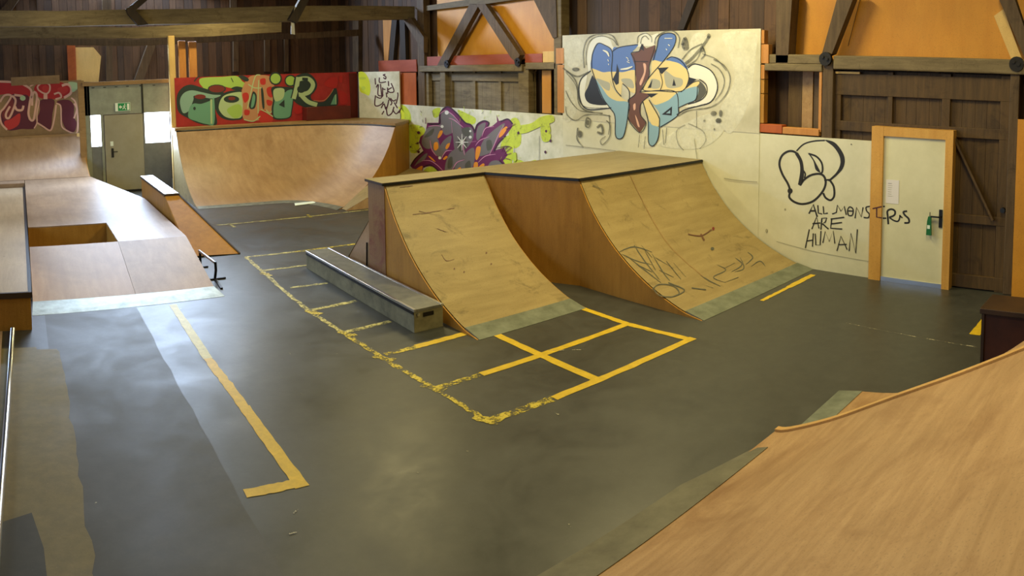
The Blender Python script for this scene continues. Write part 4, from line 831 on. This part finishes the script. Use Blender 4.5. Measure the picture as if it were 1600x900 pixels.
# --- fun box at left
fb=root('fun_box',(1.3,13,0),'broad plywood fun box with a rectangular gap at the left','skate ramp')
ZF=.42; xa,xb,xg=.06,2.55,1.45
def rz_(y): return ZF*(y-9.55)/(11.4-9.55) if y<11.4 else ZF
m=MB()
def quadf(x0,x1,y0,y1,mt): m.hexa([(x0,y0,max(0,rz_(y0)-.02)),(x1,y0,max(0,rz_(y0)-.02)),(x1,y1,rz_(y1)-.02),(x0,y1,rz_(y1)-.02)],[(x0,y0,rz_(y0)+.004),(x1,y0,rz_(y0)+.004),(x1,y1,rz_(y1)),(x0,y1,rz_(y1))],mt)
quadf(xg+.004,xb,9.6,11.4,'funbox_ply'); m.build('ramp_surface',fb)
m=MB(); quadf(xa,xg,9.6,11.4,'far_ramp_ply'); m.build('ramp_surface',fb)
m=MB(); m.box((xg+.004,11.4,ZF-.02),(xb,12.95,ZF),'funbox_ply'); m.build('deck',fb)
m=MB(); m.box((xa,12.95,ZF-.02),(xb,15.3,ZF),'funbox_ply'); m.build('deck',fb)
bk=[(xa,15.3,ZF),(xb,15.3,ZF),(1.68,18.02,.58),(xa,18.02,.58)]
m=MB(); m.hexa([(x,y,z-.02) for x,y,z in bk],bk,'funbox_ply'); m.build('rear_bank',fb)
m=MB(); m.hexa([(xa-.02,9.32,0),(xb+.06,9.42,0),(xb,9.75,0),(xa,9.75,0)],[(xa-.02,9.32,.003),(xb+.06,9.42,.003),(xb,9.75,.055),(xa,9.75,.055)],'metal_plate'); m.build('metal_plate',fb)
m=MB(); m.box((xa,12.95,0),(xg,12.97,ZF-.02),'side_ply'); m.box((xg,11.4,0),(xg+.02,12.95,ZF-.02),'side_ply'); m.box((xa,11.38,0),(xg,11.4,ZF-.02),'side_ply'); m.build('gap_walls',fb)
m=MB(); m.prism([(xb-.02,9.6,0),(xb-.02,11.4,ZF-.02),(xb-.02,15.3,ZF-.02),(xb-.02,15.3,0)],(.018,0,0),'side_ply'); m.hexa([(xb-.02,15.3,0),(xb,15.3,0),(1.68,18.05,0),(1.66,18.05,0)],[(xb-.02,15.3,ZF-.02),(xb,15.3,ZF-.02),(1.68,18.05,.56),(1.66,18.05,.56)],'side_ply'); m.build('side_panel',fb)
m=MB(); m.hexa([(-3.4,17.66,0),(xa-.01,17.66,0),(xa-.01,18.02,0),(-3.4,18.02,0)],[(-3.4,17.66,.56),(xa-.01,17.66,.56),(xa-.01,18.02,.58),(-3.4,18.02,.58)],'funbox_ply'); m.build('rear_deck',fb)
# back left quarter pipe
bl=root('quarter_pipe',(0,18.8,0),'plywood quarter pipe at far left below the pink-edged graffiti wall','skate ramp')
m=MB(); rows=[[(x,18.03+1.45*s,.585+(1.5-.585)*z) for x in (-3.4,-1.5,0,1.66)] for s,z in PF]; m.grid(rows,'far_ramp_ply'); m.build('riding_surface',bl)
m=MB(); m.box((-3.4,19.48,1.46),(1.68,19.69,1.56),'coping_wood'); m.build('deck',bl)
m=MB(); m.prism([(1.66,18.03+1.45*s,.585+(1.5-.585)*z) for s,z in PF]+[(1.66,19.69,1.5),(1.66,19.69,0),(1.66,18.03,0)],(.02,0,0),'side_ply'); m.build('side_panel',bl)
m=MB(); m.box((1.5,19.46,1.42),(1.68,19.5,1.56),'pale_board'); m.build('corner_block',bl)
# hubba
hb=root('hubba_ledge',(2.75,13.5,0),'plywood hubba ledge with steel topped box on the right side of the fun box','ledge')
m=MB(); m.box((2.60,13.3,0),(2.86,15.9,.76),'side_ply'); m.build('box_body',hb)
m=MB(); m.box((2.585,13.27,.76),(2.875,15.93,.80),'fascia_dark'); m.box((2.59,13.28,.80),(2.86,15.92,.812),'steel'); m.build('steel_top',hb,bevel=.003)
A1=(2.60,13.3,.78); B1=(3.48,11.55,.01); C1=(2.66,11.62,.03); D1=(2.60,13.3,.0); A2=(2.86,13.3,.78); E1=(3.3,13.3,0)
m=MB(); m.face([C1,B1,A2,A1],'side_ply'); m.face([A2,B1,(3.48,11.6,0),E1],'side_ply'); m.face([A1,D1,(2.62,11.65,0),C1],'side_ply'); m.face([A1,A2,E1,D1],'side_ply'); m.build('sloped_face',hb)
m=MB(); m.bar(A2,B1,.03,.02,'fascia_dark'); m.build('edge_trim',hb)
# small rail
sr=root('flat_rail',(2.7,10.6,0),'small black flat rail with T foot beside the fun box','rail')
m=MB(); m.tube([(2.70,10.2,.26),(2.66,11.0,.26)],.022,'steel'); m.build('bar',sr)
m=MB(); m.tube([(2.70,10.2,.28),(2.71,10.22,.15),(2.70,10.25,.02)],.02,'black_metal'); m.build('leg',sr)
m=MB(); m.tube([(2.662,10.96,.26),(2.662,10.96,.02)],.02,'black_metal'); m.build('leg',sr)
m=MB(); m.bar((2.56,10.25,.012),(2.86,10.25,.012),.04,.024,'black_metal'); m.bar((2.7,10.25,.012),(2.66,9.75,.012),.035,.022,'black_metal'); m.build('foot',sr)
m=MB(); m.bar((2.58,10.96,.012),(2.78,10.96,.012),.04,.024,'black_metal'); m.build('foot',sr)
# left ledge box
lx=root('manual_pad',(-.8,13,0),'long plywood pad with dark steel edge at the left frame edge','ledge')
m=MB(); m.box((-1.8,8.79,0),(.03,17.6,.43),'side_ply'); m.build('body',lx)
m=MB(); m.box((-1.8,8.80,.43),(.0,17.6,.465),'ledge_top_ply'); m.build('top_board',lx)
m=MB(); m.box((0.0,8.77,.43),(.045,17.6,.468),'steel_dark'); m.build('side_edge',lx)
m=MB(); m.box((-1.8,8.76,.40),(.045,8.80,.469),'fascia_dark'); m.build('front_edge',lx)
m=MB(); m.tube([(-.205,8.76,.03),(-.24,6.6,.03),(-.28,4.6,.03),(-.30,3.6,.03)],.028,'steel'); tag(m.build('steel_pipe'),'shiny steel pipe lying along the left edge of the floor','pipe')
m=MB(); m.box((-1.8,3.4,0),(-.33,8.74,.018),'far_ramp_ply'); tag(m.build('plywood_sheet'),'plywood sheet on the floor left of the steel pipe','board')

# --- foreground ramp (the photographer's side)
fr=root('quarter_pipe',(2,1.5,0),'big plywood ramp filling the lower right foreground','skate ramp')
FP=spl([(3.02,.0),(2.9,.03),(2.5,.22),(1.98,.51),(1.48,.77),(1.01,1.02),(.5,1.30),(.05,1.5)],False,4)
x0,x1=-2.5,5.08
m=MB(); m.grid([[(x0+(x1-x0)*j/16,y,z+.014) for j in range(17)] for y,z in FP],'near_ramp_ply'); m.build('riding_surface',fr)
m=MB(); m.prism([(x1,y,z) for y,z in FP]+[(x1,-1.5,1.5),(x1,-1.5,0)],(.03,0,0),'side_ply'); m.build('side_panel',fr)
m=MB(); rows=[]
for y,z in FP: rows.append([(x1-.03,y,z+.0145),(x1-.03,y,z+.034),(x1+.03,y,z+.034),(x1+.03,y,z-.01)])
m.grid(rows,'edge_strip',False); m.build('edge_trim',fr)
m=MB(); m.box((x0,-1.5,1.44),(x1+.03,.06,1.512),'near_ramp_ply'); m.build('deck',fr)
m=MB(); m.hexa([(x0,3.24,0),(4.0,3.17,0),(4.75,3.03,0),(4.75,2.9,0),(x0,2.9,0)],[(x0,3.24,.004),(4.0,3.17,.004),(4.75,3.03,.004),(4.75,2.9,.05),(x0,2.9,.05)],'foot_plate_worn'); m.build('metal_plate',fr)
f2=root('quarter_pipe',(5.6,1.8,0),'lower plywood quarter pipe just beyond the foreground ramp','skate ramp')
GP=spl([(2.78,.015),(2.4,.07),(2.07,.17),(1.77,.31),(1.57,.45),(1.21,.72),(.9,1.0),(.7,1.25)],False,4)
m=MB(); m.grid([[(5.12+(6.08-5.12)*j/3,y,z) for j in range(4)] for y,z in GP],'near_ramp_ply'); m.build('riding_surface',f2)
m=MB(); m.prism([(6.06,y,z-.01) for y,z in GP]+[(6.06,.2,1.25),(6.06,.2,0),(6.06,2.78,0)],(.02,0,0),'side_ply'); m.build('side_panel',f2)
m=MB(); m.box((5.12,.2,1.22),(6.08,.72,1.26),'near_ramp_ply'); m.build('deck',f2)
m=MB(); m.hexa([(5.12,2.9,0),(6.04,2.92,0),(6.08,2.7,0),(5.12,2.7,0)],[(5.12,2.9,.004),(6.04,2.92,.004),(6.08,2.7,.03),(5.12,2.7,.03)],'metal_plate_dull'); m.build('metal_plate',f2)
# dark red box at right
bx=root('storage_box',(7.6,1.4,0),'dark reddish brown box with overhanging lid near the right edge','box')
m=MB(); m.box((7.17,.3,0),(7.62,1.86,.55),'dark_red_box'); bxb=m.build('body',bx,bevel=.006)
m=MB(); m.box((7.14,.27,.55),(7.66,1.89,.605),'box_lid'); m.build('lid',bx,bevel=.006)
m=MB(); m.box((7.15,1.84,0),(7.17,1.87,.55),'box_lid'); m.build('corner_trim',bxb)

# ceiling lamps (out of the frame, they light the hall)
for i,(x,y) in enumerate([(3.4,.6),(6.6,2.2),(3.2,8.2),(7.4,6.6),(6.6,12.0),(1.0,14.0),(5.0,17.2)]):
    where=['over the foreground ramp','over the storage box corner','over the long ledge','over the ramp block','over the far floor','over the fun box','over the far quarter pipe as added warm fill'][i]
    r=root('ceiling_lamp',(x,y,5.4),'long warm ceiling lamp hanging '+where,'lamp')
    m=MB(); m.box((x-.8,y-.16,5.46),(x+.8,y+.16,5.54),'steel_dark'); m.tube([(x-.6,y,5.54),(x-.6,y,6.42)],.01,'steel_dark',6); m.tube([(x+.6,y,5.54),(x+.6,y,6.42)],.01,'steel_dark',6); m.build('housing',r)
    m=MB(); m.tube([(x-.7,y,5.43),(x+.7,y,5.43)],.02,'lamp_glow',8); m.build('tube',r)

GRP={'wood_block':'wood blocks along the edges of the white walls','iron_knuckle':'iron knuckles at the brace feet','ceiling_lamp':'ceiling lamps of the hall','wooden_stud':'bare studs on the back wall','niche_plank':'planks of the niche','timber_brace':'braces of the barn frame','timber_post':'posts of the barn frame','timber_rail':'rails of the barn frame','timber_beam':'tie beams of the barn frame','wall_upright':'uprights on the back wall','red_board':'reddish boards under the infill panels','infill_panel':'orange infill panels','graffiti_wall':'graffiti walls','graffiti_panel':'graffiti panels','quarter_pipe':'single quarter pipes'}
for o in OBJS:
    if o.parent is None and 'label' in o and o.name.split('.')[0] in GRP: o['group']=GRP[o.name.split('.')[0]]
for o in OBJS:
    if '_o' in o: del o['_o']
